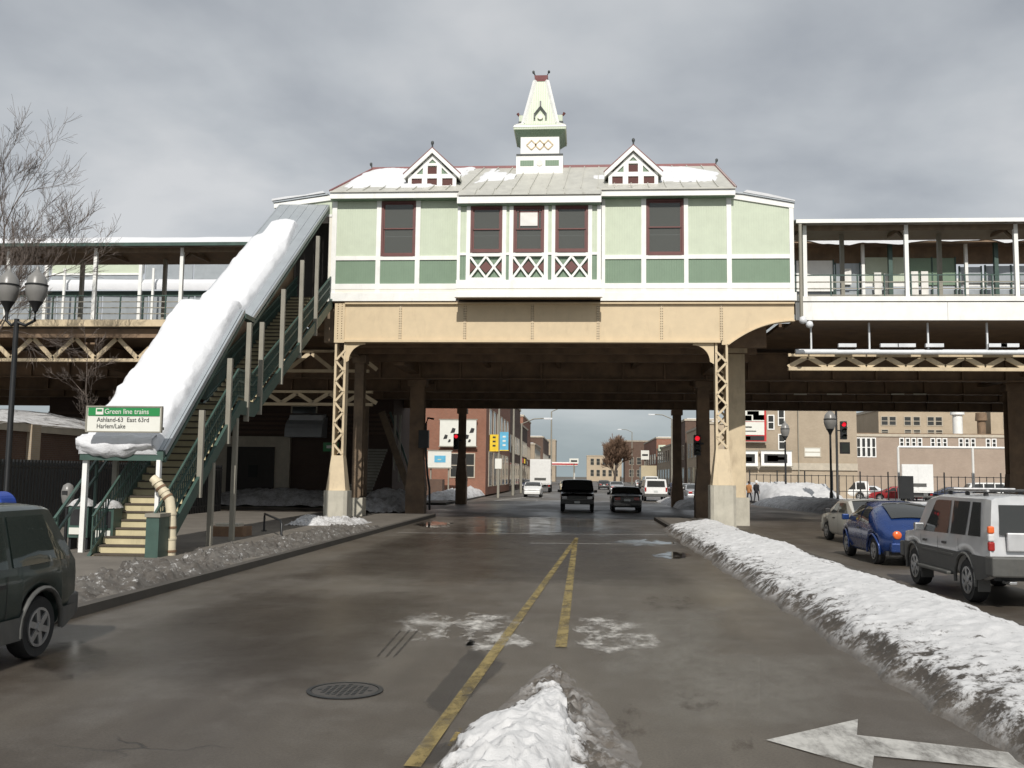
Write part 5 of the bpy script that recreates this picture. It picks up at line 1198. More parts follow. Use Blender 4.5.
# in the shade under the railway
pk = wagon('paint_black', 5.2, .98, 1.82, r=.38, sill=.42, hood=1.12, nose=1.25, rake=.05)
a_, b_ = -2.6, 2.6
pk['top'] = [(-2.6, 1.08), (-.75, 1.08), (-.72, 1.78), (-.4, 1.82), (.55, 1.80), (1.15, 1.16), (2.3, 1.05), (2.6, .86)]; pk['sm'] = .03; pk['rake'] = 0; pk['hatch'] = None; pk['wheels'] = (-1.6, 1.65)
pk['side'] = [(-.6, .95, -.56, .52)]; pk['slope'] = [(.62, 1.1, .88, .95, 'windshield')]; pk['seams'] = (-.7, 1.0); pk['handles'] = (-.4,)
pk['bits'] = [('front_bumper', 'grey_plastic', (-.94, .94, 2.5, 2.72, .46, .68)), ('grille', 'grey_plastic', (-.5, .5, 2.56, 2.63, .72, .92)), ('licence_plate', 'plate_white', (-.16, .16, 2.725, 2.735, .5, .62)), ('rear_bumper', 'chrome', (-.9, .9, -2.72, -2.55, .5, .66))] + [('headlight', 'clear_lens', (sd * .72 - .15, sd * .72 + .15, 2.5, 2.63, .74, .9)) for sd in (-1, 1)] + [('tail_light', 'red_lens', (sd * .9 - .06, sd * .9 + .06, -2.63, -2.55, .72, 1.0)) for sd in (-1, 1)]
car('pickup', 'black pickup in the shade under the railway left of the dark sedan', pk, (-.25, 57.5, 0), R(180), cat='pickup')
car('sedan', 'dark sedan seen from behind under the railway beside the black pickup', sedan('paint_black', 4.7, .90, 1.44), (2.62, 58.4, 0), 0)
# further traffic
FAR = [('paint_white', 'w', 6.2, 84, 0, 'white van past the railway just beyond the thin far column', 'van'), ('paint_silver', 's', 9.6, 84, 0, 'silver sedan parked by the far kerb beyond the railway, nearest of its row', 'car'), ('paint_white', 's', 10.6, 97, 0, 'white sedan parked second along the far kerb beyond the railway', 'car'),
       ('paint_navy', 's', 10.7, 110, 0, 'navy sedan parked third along the far kerb beyond the railway', 'car'), ('paint_white', 's', -4.6, 92, 180, 'white sedan coming towards us past the railway beside the black pickup', 'car'), ('paint_beige', 's', -1.9, 122, 180, 'beige sedan coming down the middle of the far street', 'car'),
       ('paint_silver', 's', 4.2, 118, 0, 'silver sedan driving away down the far street', 'car'), ('paint_white', 'v', 9.0, 128, 0, 'tall white van parked on the far street below the beige truck', 'van'), ('paint_white', 's', -1.7, 160, 180, 'small white sedan far down the street', 'car'), ('paint_black', 's', 3.4, 150, 0, 'small black sedan far down the street', 'car')]
ORD = ('first', 'second', 'third', 'fourth', 'fifth', 'sixth')
for i in range(6): FAR.append((('paint_navy', 'paint_white', 'paint_red', 'paint_silver', 'paint_black', 'paint_white')[i], 's', -7.6, 134 + i * 9.5, 180, ORD[i] + ' parked car beyond the white box truck along the storefront kerb, ' + ('navy', 'white', 'red', 'silver', 'black', 'white')[i], 'car'))
for i in range(5): FAR.append((('paint_white', 'paint_beige', 'paint_silver', 'paint_navy', 'paint_white')[i], 's' if i != 2 else 'v', 10.9, 139 + i * 11, 0, ORD[i] + ' vehicle beyond the tall white van along the far kerb, ' + ('white', 'beige', 'silver', 'navy', 'white')[i], 'car'))
for p_, k, x, y, a, lab, ct in FAR:
    sp_ = sedan(p_) if k == 's' else wagon(p_, 5.2, .98, 2.1 if k == 'v' else 1.85, r=.34, hood=1.15, nose=.7)
    car({'s': 'sedan', 'w': 'van', 'v': 'van'}[k], lab, sp_, (x, y, 0), R(a), 'traffic on the far street', ct)
LOT = [('paint_white', 'w', 25.6, 97, 80, 'white off-roader in the parking lot beside the lamp post with the signal', 'suv'), ('paint_silver', 's', 28.4, 99, 85, 'silver sedan in the parking lot just behind the fence', 'car'), ('paint_red', 's', 29.6, 94, 78, 'red sedan in the parking lot behind the black square sign', 'car'),
       ('paint_navy', 's', 35, 95, 82, 'dark blue sedan in the parking lot behind the off-roader roof', 'car'), ('paint_white', 's', 42, 97, 100, 'white sedan at the back of the parking lot below the white pipe frame', 'car'), ('paint_black', 's', 23.8, 60, 75, 'black sedan behind the blue hatchback at the parking lot edge', 'car')]
LOT += [('paint_silver', 's', 32.5, 98.5, 92, 'silver sedan under the crossbar of the white pipe frame', 'car'), ('paint_white', 'w', 38.2, 96, 84, 'white off-roader near the far upright of the pipe frame', 'suv'), ('paint_white', 's', 22.6, 100, 88, 'white sedan behind the bright snow bank by the fence', 'car'), ('paint_navy', 's', 20.2, 101, 95, 'dark blue sedan parked furthest behind the bright snow bank', 'car')]
for p_, k, x, y, a, lab, ct in LOT:
    sp_ = sedan(p_) if k == 's' else wagon(p_, 4.8, .95, 1.85, r=.36)
    car('sedan' if k == 's' else 'off_roader', lab, sp_, (x, y, 0), R(a), 'cars in the parking lot', ct)
def box_truck(label, x, y, w2, h, ln, pm, rz=0, doors=True):
    t = thing('box_truck', label, 'truck', (x, y, 0), None, rz if rz else 1e-9)
    B(-w2, w2, -ln / 2, ln / 2, .95, h).build('cargo_box', pm, t); B(-.45, .45, -ln / 2 + .1, ln / 2 + 2, .55, .94).build('chassis', 'black_plastic', t)
    MB().prism([(ln / 2 + .08, .5), (ln / 2 + 2.1, .5), (ln / 2 + 2.1, 1.3), (ln / 2 + 1.5, 1.45), (ln / 2 + 1.1, 2.3), (ln / 2 + .08, 2.35)], 'x', -w2 * .88, w2 * .88).build('cab', 'paint_white', t)
    B(-w2 * .75, w2 * .75, ln / 2 + 1.14, ln / 2 + 1.52, 1.5, 2.2).build('windshield', 'dark_glass', t)
    for sd in (-1, 1):
        B(sd * w2 * .5 - w2 * .46, sd * w2 * .5 + w2 * .46, -ln / 2 - .04, -ln / 2 - .002, 1.1, h - .15).build('rear_door', pm, t)
        B(sd * w2 * .85 - .1, sd * w2 * .85 + .1, -ln / 2 - .05, -ln / 2 + .05, .72, .86).build('tail_light', 'red_lens', t)
        for yy in (-ln / 2 + 1.2, ln / 2 + 1.2): MB().lathe([(.3, -.14), (.44, -.14), (.46, -.1), (.46, .1), (.44, .14), (.3, .14)], (sd * (w2 - .18), yy, .46), 18, 'x').build('wheel', 'rubber', t, 40)
    B(-.7, .7, -ln / 2 - .06, -ln / 2 - .045, 1.45, 1.75).build('dark_band', 'grey_plastic', t)
    B(-w2, w2, -ln / 2 - .12, -ln / 2 + .1, .55, .7).build('bumper', 'grey_plastic', t)
    return t
box_truck('white box truck parked on the far street below the brick storefronts', -5.0, 119, 1.25, 4.0, 5, 'paint_white')
box_truck('beige box truck parked on the far street beside the white van', 11.2, 165, 1.3, 3.9, 5, 'paint_beige')
kt = at(924, 480, 86); box_truck('white box truck at the back of the parking lot inside the white pipe frame', kt.x, 88, 1.25, 3.4, 4.2, 'paint_white', R(-15))
# ------------------------------------------------------------------ street furniture
def signal_head(p, x, y, z, lit, s=1.0):
    B(x - .17 * s, x + .17 * s, y - .12 * s, y + .12 * s, z - .52 * s, z + .52 * s).build('housing', 'black_iron', p)
    for k, m_ in enumerate(('red_lens_lit' if lit else 'signal_off', 'signal_off', 'signal_off')):
        zz = z + (.34 - k * .34) * s
        ln = MB().lathe([(.125 * s, -.02), (.10 * s, -.05), (.02, -.06)], (x, y - .12 * s, zz), 14, 'y').build('lens', m_, p, 60)
        q = MB()
        for a in range(0, 180, 20): q.quad((x + .135 * s * math.cos(R(a)), y - .12 * s, zz + .135 * s * math.sin(R(a))), (x + .135 * s * math.cos(R(a + 20)), y - .12 * s, zz + .135 * s * math.sin(R(a + 20))), (x + .135 * s * math.cos(R(a + 20)), y - .32 * s, zz + .12 * s * math.sin(R(a + 20))), (x + .135 * s * math.cos(R(a)), y - .32 * s, zz + .12 * s * math.sin(R(a))))
        q.build('visor', 'black_iron', ln, fix=False)
def sig(px, py, Y, label, s=1.2, lit=True, pole=None):
    a = at(px, py, Y); t = thing('traffic_signal', label, 'traffic signal', (a.x, Y, 0 if pole else a.z - .7))
    signal_head(t, a.x, Y, a.z - .34 * s, lit, s)
    B(a.x - .05, a.x + .35, Y + .13, Y + .2, a.z - .3, a.z - .2).build('bracket', 'black_iron', t)
    if pole:
        pz = ax(pole, Y + .3, 460); MB().tube([(pz, Y + .3, 0), (pz, Y + .3, .5), (pz, Y + .3, .55), (pz, Y + .3, a.z + 2.2)], [.14, .13, .1, .08], 10).build('pole', 'black_iron', t, 50)
        B(min(a.x, pz), max(a.x, pz), Y + .22, Y + .34, a.z - .5, a.z - .42).build('arm', 'black_iron', t)
    return t
sig(456.3, 436.5, 66.3, 'red traffic signal hanging at the flared column before the billboards', 1.05)
sig(697, 438.5, 49.4, 'red traffic signal on the column beside the tan lattice column', 1.0)
sig(843.3, 424.5, 76, 'red traffic signal on the tall pole above the parking lot fence', 1.35, pole=837)
a = at(424, 440, 49.4)
cb_ = thing('control_box', 'black control box with a bent conduit on the kerbside railway column', 'control box', (a.x, 49.4, 0))
B(a.x - .26, a.x + .26, 49.2, 49.5, a.z - .42, a.z + .5).build('housing', 'black_iron', cb_)
MB().tube([at(x, y, 49.3) for x, y in ((434, 419), (428, 418), (426, 424), (426, 455), (427.5, 475), (429.5, 488), (429.5, 510))], .06, 6).build('conduit', 'black_iron', cb_, 60)
MB().box(a.x - .12, a.x + .3, 49.1, 49.2, .3, 1.6)
# pedestrian signal under the vehicle signal
a = at(845, 448, 76); ps = thing('walk_signal', 'dark square walk signal below the red signal on the tall pole', 'walk signal', (a.x, 76, a.z - .4))
B(a.x - .35, a.x + .35, 75.9, 76.2, a.z - .45, a.z + .45).build('housing', 'black_iron', ps); B(a.x - .25, a.x + .25, 75.88, 75.899, a.z - .32, a.z + .32).build('lens', 'signal_off', ps)
def acorn_lamp(label, x, y, zh, heads, sc_=1.0, z0=0.13):
    t = thing('street_lamp', label, 'street lamp', (x, y, z0 - .13))
    MB().lathe([(.22, 0), (.22, .25), (.15, .4), (.13, 1.0), (.09, 1.15), (.075, zh - .9)], (x, y, 0), 14).build('post', 'black_iron', t, 40)
    for hx in heads:
        if abs(hx) > .05: MB().tube([(x, y, zh - 1.0), (x + hx * .5, y, zh - 1.1), (x + hx, y, zh - .95), (x + hx, y, zh - .6)], [.06, .05, .05, .06], 8).build('arm', 'black_iron', t, 60)
        s = sc_
        fl = MB().lathe([(.06 * s, -.62 * s), (.10 * s, -.5 * s), (.16 * s, -.40 * s), (.20 * s, -.34 * s)], (x + hx, y, zh), 14).build('lamp_cup', 'black_iron', t, 50)
        gl = MB().lathe([(.19 * s, -.34 * s), (.27 * s, -.15 * s), (.30 * s, .0), (.29 * s, .12 * s)], (x + hx, y, zh), 16).build('globe', 'lamp_globe', t, 60)
        MB().lathe([(.31 * s, .115 * s), (.315 * s, .15 * s), (.30 * s, .16 * s)], (x + hx, y, zh), 16).build('band', 'black_iron', gl, 50)
        MB().lathe([(.285 * s, .15 * s), (.25 * s, .33 * s), (.16 * s, .46 * s), (.07 * s, .54 * s), (.06 * s, .62 * s), (.02 * s, .70 * s)], (x + hx, y, zh), 16).build('cap', 'lamp_globe', gl, 60)
    return t
a = at(36, 290, 28)
acorn_lamp('black twin-globe street lamp in front of the bare tree', ax(18, 28, 300), 28, a.z, (ax(36, 28, 300) - ax(18, 28, 300), -.33), 1.08)
a = at(785, 431, 84); acorn_lamp('slim black street lamp in the snow before the painted hoardings', a.x, 84, a.z, (0,), 1.3)
a = at(830, 422, 72); acorn_lamp('tall black street lamp beside the signal pole at the parking lot', a.x, 72, a.z, (0,), 1.5)
# newspaper boxes, parking meter, mailbox, bike hoop, foot blocks
for px, Y, lab, wd in ((78, 22.6, 'dark newspaper box topped with snow left of the canopy post', .5), (104, 21.7, 'dark newspaper box with a snow cap between the canopy post and steps', .45), (117, 23.0, 'narrow dark newspaper box tucked against the bottom steps', .36)):
    x = ax(px, Y, 520); t = thing('newspaper_box', lab, 'newspaper box', (x, Y, .13), 'newspaper boxes by the stairs')
    B(x - wd / 2, x + wd / 2, Y, Y + .42, .42, 1.18).build('cabinet', 'stair_green', t); B(x - wd / 2 + .06, x + wd / 2 - .06, Y - .012, Y - .001, .72, 1.1).build('door', 'black_plastic', t)
    B(x - wd / 2 + .05, x + wd / 2 - .05, Y - .03, Y - .013, .5, .66).build('card', 'sign_white', t)
    for dx_ in (-wd / 2 + .04, wd / 2 - .04): B(x + dx_ - .03, x + dx_ + .03, Y + .05, Y + .36, .13, .42).build('leg', 'black_iron', t)
    m = MB()
    for j in range(7):
        for i in range(9):
            u, v = i / 8, j / 6; m.v.append((x - wd / 2 - .02 + (wd + .04) * u, Y - .03 + .48 * v, 1.17 + .20 * dome(u, .35) * dome(v, .35) + .03 * fbm(u * 3, v * 3, px)))
    for j in range(6):
        for i in range(8): q = j * 9 + i; m.f.append((q, q + 1, q + 10, q + 9))
    m.build('box_snow', 'snow_dirty', None, 60, 'stuff', 'snow cap on the ' + lab[lab.index('dark') if 'dark' in lab else 0:].replace('dark newspaper box', 'newspaper box').replace('topped with snow ', '').replace('with a snow cap ', ''), 'snow', fix=False)
x = ax(67.5, 24.5, 500); pm_ = thing('parking_meter', 'grey round-headed parking meter behind the minivan roof', 'parking meter', (x, 24.5, .13))
MB().tube([(x, 24.5, .1), (x, 24.5, 1.1)], .045, 8).build('post', 'black_iron', pm_, 60)
MB().lathe([(.07, 1.08), (.13, 1.2), (.16, 1.36), (.16, 1.5), (.12, 1.64), (.03, 1.7)], (x, 24.5, 0), 14).build('head', 'lamp_globe', pm_, 60)
B(x - .07, x + .07, 24.33, 24.35, 1.4, 1.5).build('dial', 'black_plastic', pm_)
x = ax(-2, 20.5, 500) - .1; mbx = thing('mailbox', 'blue street mailbox just inside the frame above the minivan', 'mailbox', (x, 20.5, .13))
MB().prism([(x - .32, .35), (x + .32, .35), (x + .32, 1.25)] + [(x + .32 * math.cos(R(t)), 1.25 + .3 * math.sin(R(t))) for t in range(15, 180, 15)] + [(x - .32, 1.25)], 'y', 20.3, 20.85).build('body', 'mail_blue', mbx)
for dx_ in (-.27, .27): B(x + dx_ - .03, x + dx_ + .03, 20.33, 20.8, .13, .35).build('leg', 'black_iron', mbx)
B(x - .24, x + .24, 20.28, 20.299, 1.2, 1.38).build('slot_flap', 'black_iron', mbx)
h0, h1 = gnd(264, 531, .14), gnd(281, 541, .14)
t = thing('bike_hoop', 'black tubular bike hoop on the pavement before the lattice column', 'bike rack', (h0.x, h0.y, .13))
z1 = at(264, 513, h0.y).z
MB().tube([(h0.x, h0.y, .1), (h0.x, h0.y, z1 - .12), (h0.x + .04, h0.y - .1, z1 - .02), (h1.x - .06, h1.y + .1, z1 - .02), (h1.x, h1.y, z1 - .12), (h1.x, h1.y, .1)], .035, 8).build('hoop', 'black_iron', t, 60)
for hh in (h0, h1): MB().lathe([(.09, .13), (.09, .16)], (hh.x, hh.y, 0), 10).build('foot_plate', 'black_iron', t)
g = gnd(228, 536, .13); fb = thing('foot_block', 'rust-stained concrete block at the foot of the stair support', 'concrete block', (g.x, g.y, .13))
B(g.x - .55, g.x + .55, g.y - .3, g.y + .5, .1, .42).build('block', 'concrete_rust', fb); B(g.x - .35, g.x + .35, g.y - .15, g.y + .35, .42, .5).build('cap', 'concrete', fb)
# black square sign by the blue hatchback, banners, pipe frame, fence
a = at(906, 487, 36); t = thing('square_sign', 'black square signboard on a post behind the blue hatchback', 'sign', (a.x, 36, 0))
B(a.x - .26, a.x + .26, 35.97, 36.03, a.z - .42, a.z + .40).build('board', 'black_iron', t); MB().tube([(a.x, 36.06, 0), (a.x, 36.06, a.z + .3)], .035, 8).build('post', 'post_grey', t, 60)
t0 = at(898, 447, 74); t1 = at(1003, 447, 74); t = thing('pipe_frame', 'tall white pipe frame standing in the parking lot', 'frame', ((t0.x + t1.x) / 2, 74, 0))
for xx in (t0.x, t1.x - 2.2, t1.x + 1.5): MB().tube([(xx, 74, 0), (xx, 74, t0.z)], .09, 8).build('upright', 'white_paint', t, 60)
MB().tube([(t0.x, 74, t0.z), (t1.x + 4, 74, t0.z)], .09, 8).build('crossbar', 'white_paint', t, 60)
fx0, fx1, fyy = 15.4, 46, 90.0
f = thing('iron_fence', 'black iron fence along the parking lot behind the snow bank', 'fence', ((fx0 + fx1) / 2, fyy, 0))
for z in (.9, 2.3): B(fx0, fx1, fyy - .02, fyy + .02, z, z + .06).build('rail', 'black_iron', f)
k = fx0; i = 0
while k < fx1:
    B(k - (.05 if i % 4 == 0 else .02), k + (.05 if i % 4 == 0 else .02), fyy - .05, fyy + .05, .0, 2.75 if i % 4 == 0 else 2.4).build('picket', 'black_iron', f); k += .62; i += 1
for px, col_, py0, py1, lab in ((494, 'sign_yellow', 434.5, 450.5, 'yellow street banner on the pole before the storefronts'), (504, 'sign_blue', 432, 450, 'pale blue street banner on the pole before the storefronts')):
    a, b = at(px - 4, py0, 86), at(px + 4.3, py1, 86); t = thing('street_banner', lab, 'banner', ((a.x + b.x) / 2, 86, b.z), 'street banners')
    B(a.x, b.x, 85.97, 86.0, b.z, a.z).build('cloth', col_, t); B(a.x - .03, b.x + .03, 85.95, 86.02, b.z - .08, b.z - .001).build('bottom_bar', 'sign_yellow', t)
    for kk in range(3): B(a.x + .25, b.x - .25, 85.955, 85.969, b.z + .35 + kk * .38, b.z + .5 + kk * .38).build('printed_line', 'sign_white' if 'blue' in col_ else 'black_plastic', t)
a = at(498, 500, 86.2); z_ = az(408, 86); t = thing('lamp_pole', 'grey pole carrying the street banners before the storefronts', 'pole', (a.x, 86.2, 0)); MB().tube([(a.x, 86.2, 0), (a.x, 86.2, z_)], [.12, .09], 8).build('shaft', 'post_grey', t, 60); B(a.x - .3, a.x + .3, 86.05, 86.1, 2.6, 3.5).build('notice_plate', 'sign_white', t)
for px, Y, h, lab in ((551, 150, 12, 'tall cobra-head lamp pole left of the far tree'), (672, 150, 11, 'cobra-head lamp pole behind the thin far column'), (632, 240, 13, 'dark utility pole right of the far tree'), (521, 112, 8, 'slim pole before the brown storefronts'), (513, 98, 9, 'slim grey pole nearer the banner pole')):
    x = ax(px, Y, 480); t = thing('lamp_pole', lab, 'pole', (x, Y, 0)); MB().tube([(x, Y, 0), (x, Y, h)], [.16, .1], 8).build('shaft', 'post_grey', t, 60)
    d = 1 if px < 600 else -1; MB().tube([(x, Y, h), (x + d * 1.4, Y, h + .6), (x + d * 3, Y, h + .7)], .07, 6).build('arm', 'post_grey', t, 60); B(min(x + d * 2.6, x + d * 3.6), max(x + d * 2.6, x + d * 3.6), Y - .2, Y + .2, h + .55, h + .75).build('lamp_head', 'galvanised', t)

# ------------------------------------------------------------------ buildings
def building(label, x0, x1, y0, y1, h, m, wins=(), roof=True, face='s', par=.5, name='building', snow=False):
    """wins: list of (face, u0, u1, z0, z1, frame_mat, glass_mat); face s = towards us, e = towards +x, w = towards -x"""
    t = thing(name, label, 'building', ((x0 + x1) / 2, y0, 0))
    B(x0, x1, y0, y1, -.02, h).build('wall', m, t); B(x0 - .12, x1 + .12, y0 - .12, y1 + .12, h + .001, h + .3).build('cornice', 'stone_trim', t)
    B(x0 + .3, x1 - .3, y0 + .3, y1 - .3, h + .301, h + .42).build('roof', 'snow_clean' if snow else 'dark_steel', t)
    for (fc, u0, u1, z0, z1, fm, gm) in wins:
        d = .10
        if fc == 's':
            fr = MB().box(u0 - d, u1 + d, y0 - .06, y0 - .002, z0 - d, z0).box(u0 - d, u1 + d, y0 - .06, y0 - .002, z1, z1 + d).box(u0 - d, u0, y0 - .06, y0 - .002, z0, z1).box(u1, u1 + d, y0 - .06, y0 - .002, z0, z1).box(u0, u1, y0 - .05, y0 - .003, (z0 + z1) / 2 - .04, (z0 + z1) / 2 + .04)
            g = (u0, u1, y0 - .03, y0 - .004, z0, z1)
        else:
            xx, sg_ = (x1, 1) if fc == 'e' else (x0, -1); xa, xb = sorted((xx + sg_ * .002, xx + sg_ * .06)); ga, gb = sorted((xx + sg_ * .004, xx + sg_ * .03))
            fr = MB().box(xa, xb, u0 - d, u1 + d, z0 - d, z0).box(xa, xb, u0 - d, u1 + d, z1, z1 + d).box(xa, xb, u0 - d, u0, z0, z1).box(xa, xb, u1, u1 + d, z0, z1)
            g = (ga, gb, u0, u1, z0, z1)
        wn = fr.build('window', fm, t); B(*g).build('pane', gm, wn)
    return t
def rowwins(fc, a, b, n, z0, z1, wfrac=.55, fm='stone_trim', gm='far_glass'):
    s = (b - a) / n; return [(fc, a + s * (k + .5 - wfrac / 2), a + s * (k + .5 + wfrac / 2), z0, z1, fm, gm) for k in range(n)]
# the dark brick corner building behind the covered stairs
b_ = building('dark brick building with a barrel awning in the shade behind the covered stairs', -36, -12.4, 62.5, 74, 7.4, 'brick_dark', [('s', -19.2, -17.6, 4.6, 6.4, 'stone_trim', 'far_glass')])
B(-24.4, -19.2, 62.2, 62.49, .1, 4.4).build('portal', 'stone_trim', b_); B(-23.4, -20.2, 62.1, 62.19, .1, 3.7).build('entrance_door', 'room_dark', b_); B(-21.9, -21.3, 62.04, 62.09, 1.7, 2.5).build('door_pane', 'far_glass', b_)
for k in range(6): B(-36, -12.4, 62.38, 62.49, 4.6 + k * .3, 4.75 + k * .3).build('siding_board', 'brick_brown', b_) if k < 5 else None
a, b = at(285, 430, 61), at(322, 430, 61)
aw = thing('awning', 'grey barrel awning over the shaded brick corner, snow on top', 'awning', ((a.x + b.x) / 2, 61, 4.2))
zt_ = az(416, 61, 300); zb_ = az(437, 61, 300)
MB().prism([(62.3, zb_), (60.9, zb_), (60.9, zb_ + .3)] + [(62.3 - 1.4 * math.cos(R(t)), zb_ + .3 + (zt_ - zb_ - .3) * math.sin(R(t))) for t in range(15, 91, 15)], 'x', a.x, b.x).build('canvas', 'awning_grey', aw)
lettering('lettering', 'BOOKS', .5, 'sign_white', aw, ((a.x + b.x) / 2, 60.86, zb_ + .4), RX, UZ, .01) if False else None
MB().prism([(61.4, zt_ - .25), (62.3, zt_ + .02), (62.3, zt_ + .22), (61.6, zt_ + .1)], 'x', a.x + .1, b.x - .1).build('awning_snow', 'snow_clean', None, None, 'stuff', 'snow lying along the top of the barrel awning', 'snow')
B(at(340, 446, 60).x - .3, at(340, 446, 60).x + .3, 61.9, 62.0, az(450, 61, 340), az(443, 61, 340)).build('street_sign', 'sign_green', None, None, None, 'small green street sign on the dark brick corner', 'sign') if False else None
a = at(335, 447, 37.5)
t = thing('street_sign', 'small green street name plate beside the lattice column', 'sign', (at(331, 447, 60).x, 60, 0)); xx = at(331, 447, 60).x; zz = az(447, 60, 331)
B(xx - .5, xx + .5, 59.97, 60.0, zz - .28, zz + .28).build('plate', 'sign_green', t); MB().tube([(xx, 60.05, 0), (xx, 60.05, zz + .3)], .05, 6).build('post', 'post_grey', t, 60); B(xx - .28, xx + .28, 59.955, 59.969, zz - .08, zz + .1).build('printed_line', 'sign_white', t)
# low brick garage with snowy roof behind the lamp, iron fence before it
gr = building('low brown brick garage with snow on its roof behind the street lamp', -34, -20.4, 30.5, 46, 3.42, 'brick_brown', [], name='garage')
B(-20.39, -20.2, 34.0, 34.6, 0, 3.7).build('pilaster', 'brick_tan', gr)
m = MB()
for j in range(13):
    for i in range(31):
        u, v = j / 12, i / 30; m.v.append((-20.25 - 8 * u, 30.6 + 15.2 * v, 3.70 + .9 * min(1, u * 1.6) ** .8 + .12 * fbm(u * 4, v * 8, 2) + (.05 if j else -.02)))
for j in range(12):
    for i in range(30): q = j * 31 + i; m.f.append((q, q + 1, q + 32, q + 31))
m.build('roof_snow', 'snow_dirty', None, 60, 'stuff', 'grey sloping snow on the roof of the low brick garage', 'snow')
f = thing('iron_fence', 'dark close-picket fence in front of the low brick garage', 'fence', (-17.6, 36, .1)); k = 27.0
while k < 46: B(-17.63, -17.57, k, k + .10, .1, 2.35).build('picket', 'black_iron', f); k += .19
for z in (.4, 2.1): B(-17.56, -17.52, 27, 46, z, z + .07).build('rail', 'black_iron', f)
# far staircase under the railway
fs_ = thing('far_staircase', 'shaded staircase coming down towards the kerb under the railway', 'staircase', (-11.6, 58, 0))
for k in range(20):
    z = .18 * k; y = 54 + .3 * k; xr = at(393 - .0, 460, 54).x
    B(-13.6, -12.2, y, y + .05, z, z + .15).build('riser', 'post_grey', fs_); B(-13.6, -12.2, y - .02, y + .32, z + .151, z + .18).build('tread', 'tread_dark', fs_)
pA, pB, pC, pD = at(382, 412, 57), at(410, 492, 57), at(400, 412, 57), at(412, 470, 57)
MB().bar(pA, pB, .35, .4).build('stringer', 'brown_steel', fs_); MB().bar(at(390, 412, 57.3), at(411, 474, 57.3), .1, .12).build('handrail', 'stair_green', fs_)
for px, y0, y1 in ((395, 415, 470), (400, 415, 482)): B(at(px, 440, 57).x - .06, at(px, 440, 57).x + .06, 56.9, 57.0, az(y1, 57, px), az(y0, 57, px)).build('post', 'post_grey', fs_)
B(at(366, 440, 55).x - .12, at(366, 440, 55).x + .12, 54.9, 55.1, .1, 6.9).build('support_leg', 'brown_steel', fs_)
# red brick corner building with hoardings
Y0 = 90
rb = building('red brick corner building with white billboards beyond the railway', -32, -9.0, Y0, 120, 10.5, 'brick_red', [('s', ax(x0_, Y0), ax(x0_ + 9, Y0), az(478, Y0), az(455, Y0), 'stone_trim', 'far_glass') for x0_ in (452, 466)] + rowwins('e', 92, 118, 5, 1.0, 4.2, .7) + rowwins('e', 92, 118, 6, 6, 8.4))
for (p0, p1, q0, q1, lab) in ((440, 459, 420, 446, 'white billboard with dark print on the red brick wall'), (463, 476, 420, 446, 'narrow white billboard on the red brick wall by the corner'), (428, 451, 451, 467.5, 'low white billboard with a pale green picture before the red brick wall')):
    yy = Y0 - (.5 if q0 < 450 else 4); a, b = at(p0, q0, yy), at(p1, q1, yy); t = thing('billboard', lab, 'billboard', ((a.x + b.x) / 2, yy, 0 if q0 > 450 else b.z))
    B(a.x, b.x, yy, yy + .15, b.z, a.z).build('panel', 'sign_white', t)
    MB().box(a.x - .1, b.x + .1, yy - .03, yy + .2, a.z + .001, a.z + .1).box(a.x - .1, b.x + .1, yy - .03, yy + .2, b.z - .1, b.z - .001).build('frame', 'post_grey', t)
    if q0 > 450:
        B(a.x + .6, b.x - .5, yy - .02, yy - .002, b.z + .45, a.z - .4).build('printed_picture', 'sign_blue', t); B(a.x + .9, b.x - .9, yy - .03, yy - .021, b.z + .75, a.z - .8).build('printed_picture', 'light_green', t)
        for xx in (a.x + .2, b.x - .3): B(xx, xx + .12, yy + .16, yy + .3, 0, b.z).build('leg', 'post_grey', t)
    else:
        for fx, fz, s_ in ((.3, .35, .22), (.5, .2, .15), (.68, .6, .25)): X_, Z_ = a.x + (b.x - a.x) * fx, b.z + (a.z - b.z) * fz; MB().prism([(X_ - s_, Z_ - s_), (X_ + s_ * .6, Z_ - s_ * .8), (X_ + s_, Z_ + s_ * .7), (X_ - s_ * .2, Z_ + s_)], 'y', yy - .02, yy - .002).build('printed_mark', 'sign_black', t)
B(-16, -12.2, 84, 85.5, 0, 1.6).build('low_wall', 'brick_brown', None, None, None, 'low brown wall in the snow below the billboards', 'wall')
# storefronts on the left of the far street
ys_ = 121
for k, (ln, h, m, lab) in enumerate(((22, 11.5, 'brick_brown', 'brown brick storefront next past the red brick corner'), (18, 9.5, 'brick_dark', 'dark brick storefront behind the white box truck'), (24, 12, 'brick_red', 'red brick block past the white box truck'), (26, 8, 'brick_tan', 'low tan building on the left before the far tree'), (40, 11, 'brick_brown', 'brown block left of the far tree'))):
    building(lab, -24, -9.2 - (.8 if k == 2 else 0), ys_, ys_ + ln, h, m, rowwins('e', ys_ + 1, ys_ + ln - 1, 5, .8, 3.6, .75) + rowwins('e', ys_ + 1, ys_ + ln - 1, 6, 5, 7.2), snow=True)
    x_ = -9.2 - (.8 if k == 2 else 0)
    for j in range(3): t = B(x_ + .07, x_ + .25, ys_ + 2 + j * 5.5, ys_ + 5.5 + j * 5.5, 3.9, 4.6).build('shop_sign', ('sign_white', 'sign_red', 'sign_yellow')[(k + j) % 3], None, None, None, ('white', 'red', 'yellow')[(k + j) % 3] + ' shop fascia number %d on the %s' % (j + 1, lab.split(' ')[0] + ' ' + ' '.join(lab.split(' ')[1:])), 'sign', 'shop signs on the far street') if k in (1, 2) and j < 2 else None
    ys_ += ln + (1 if k < 3 else 14)
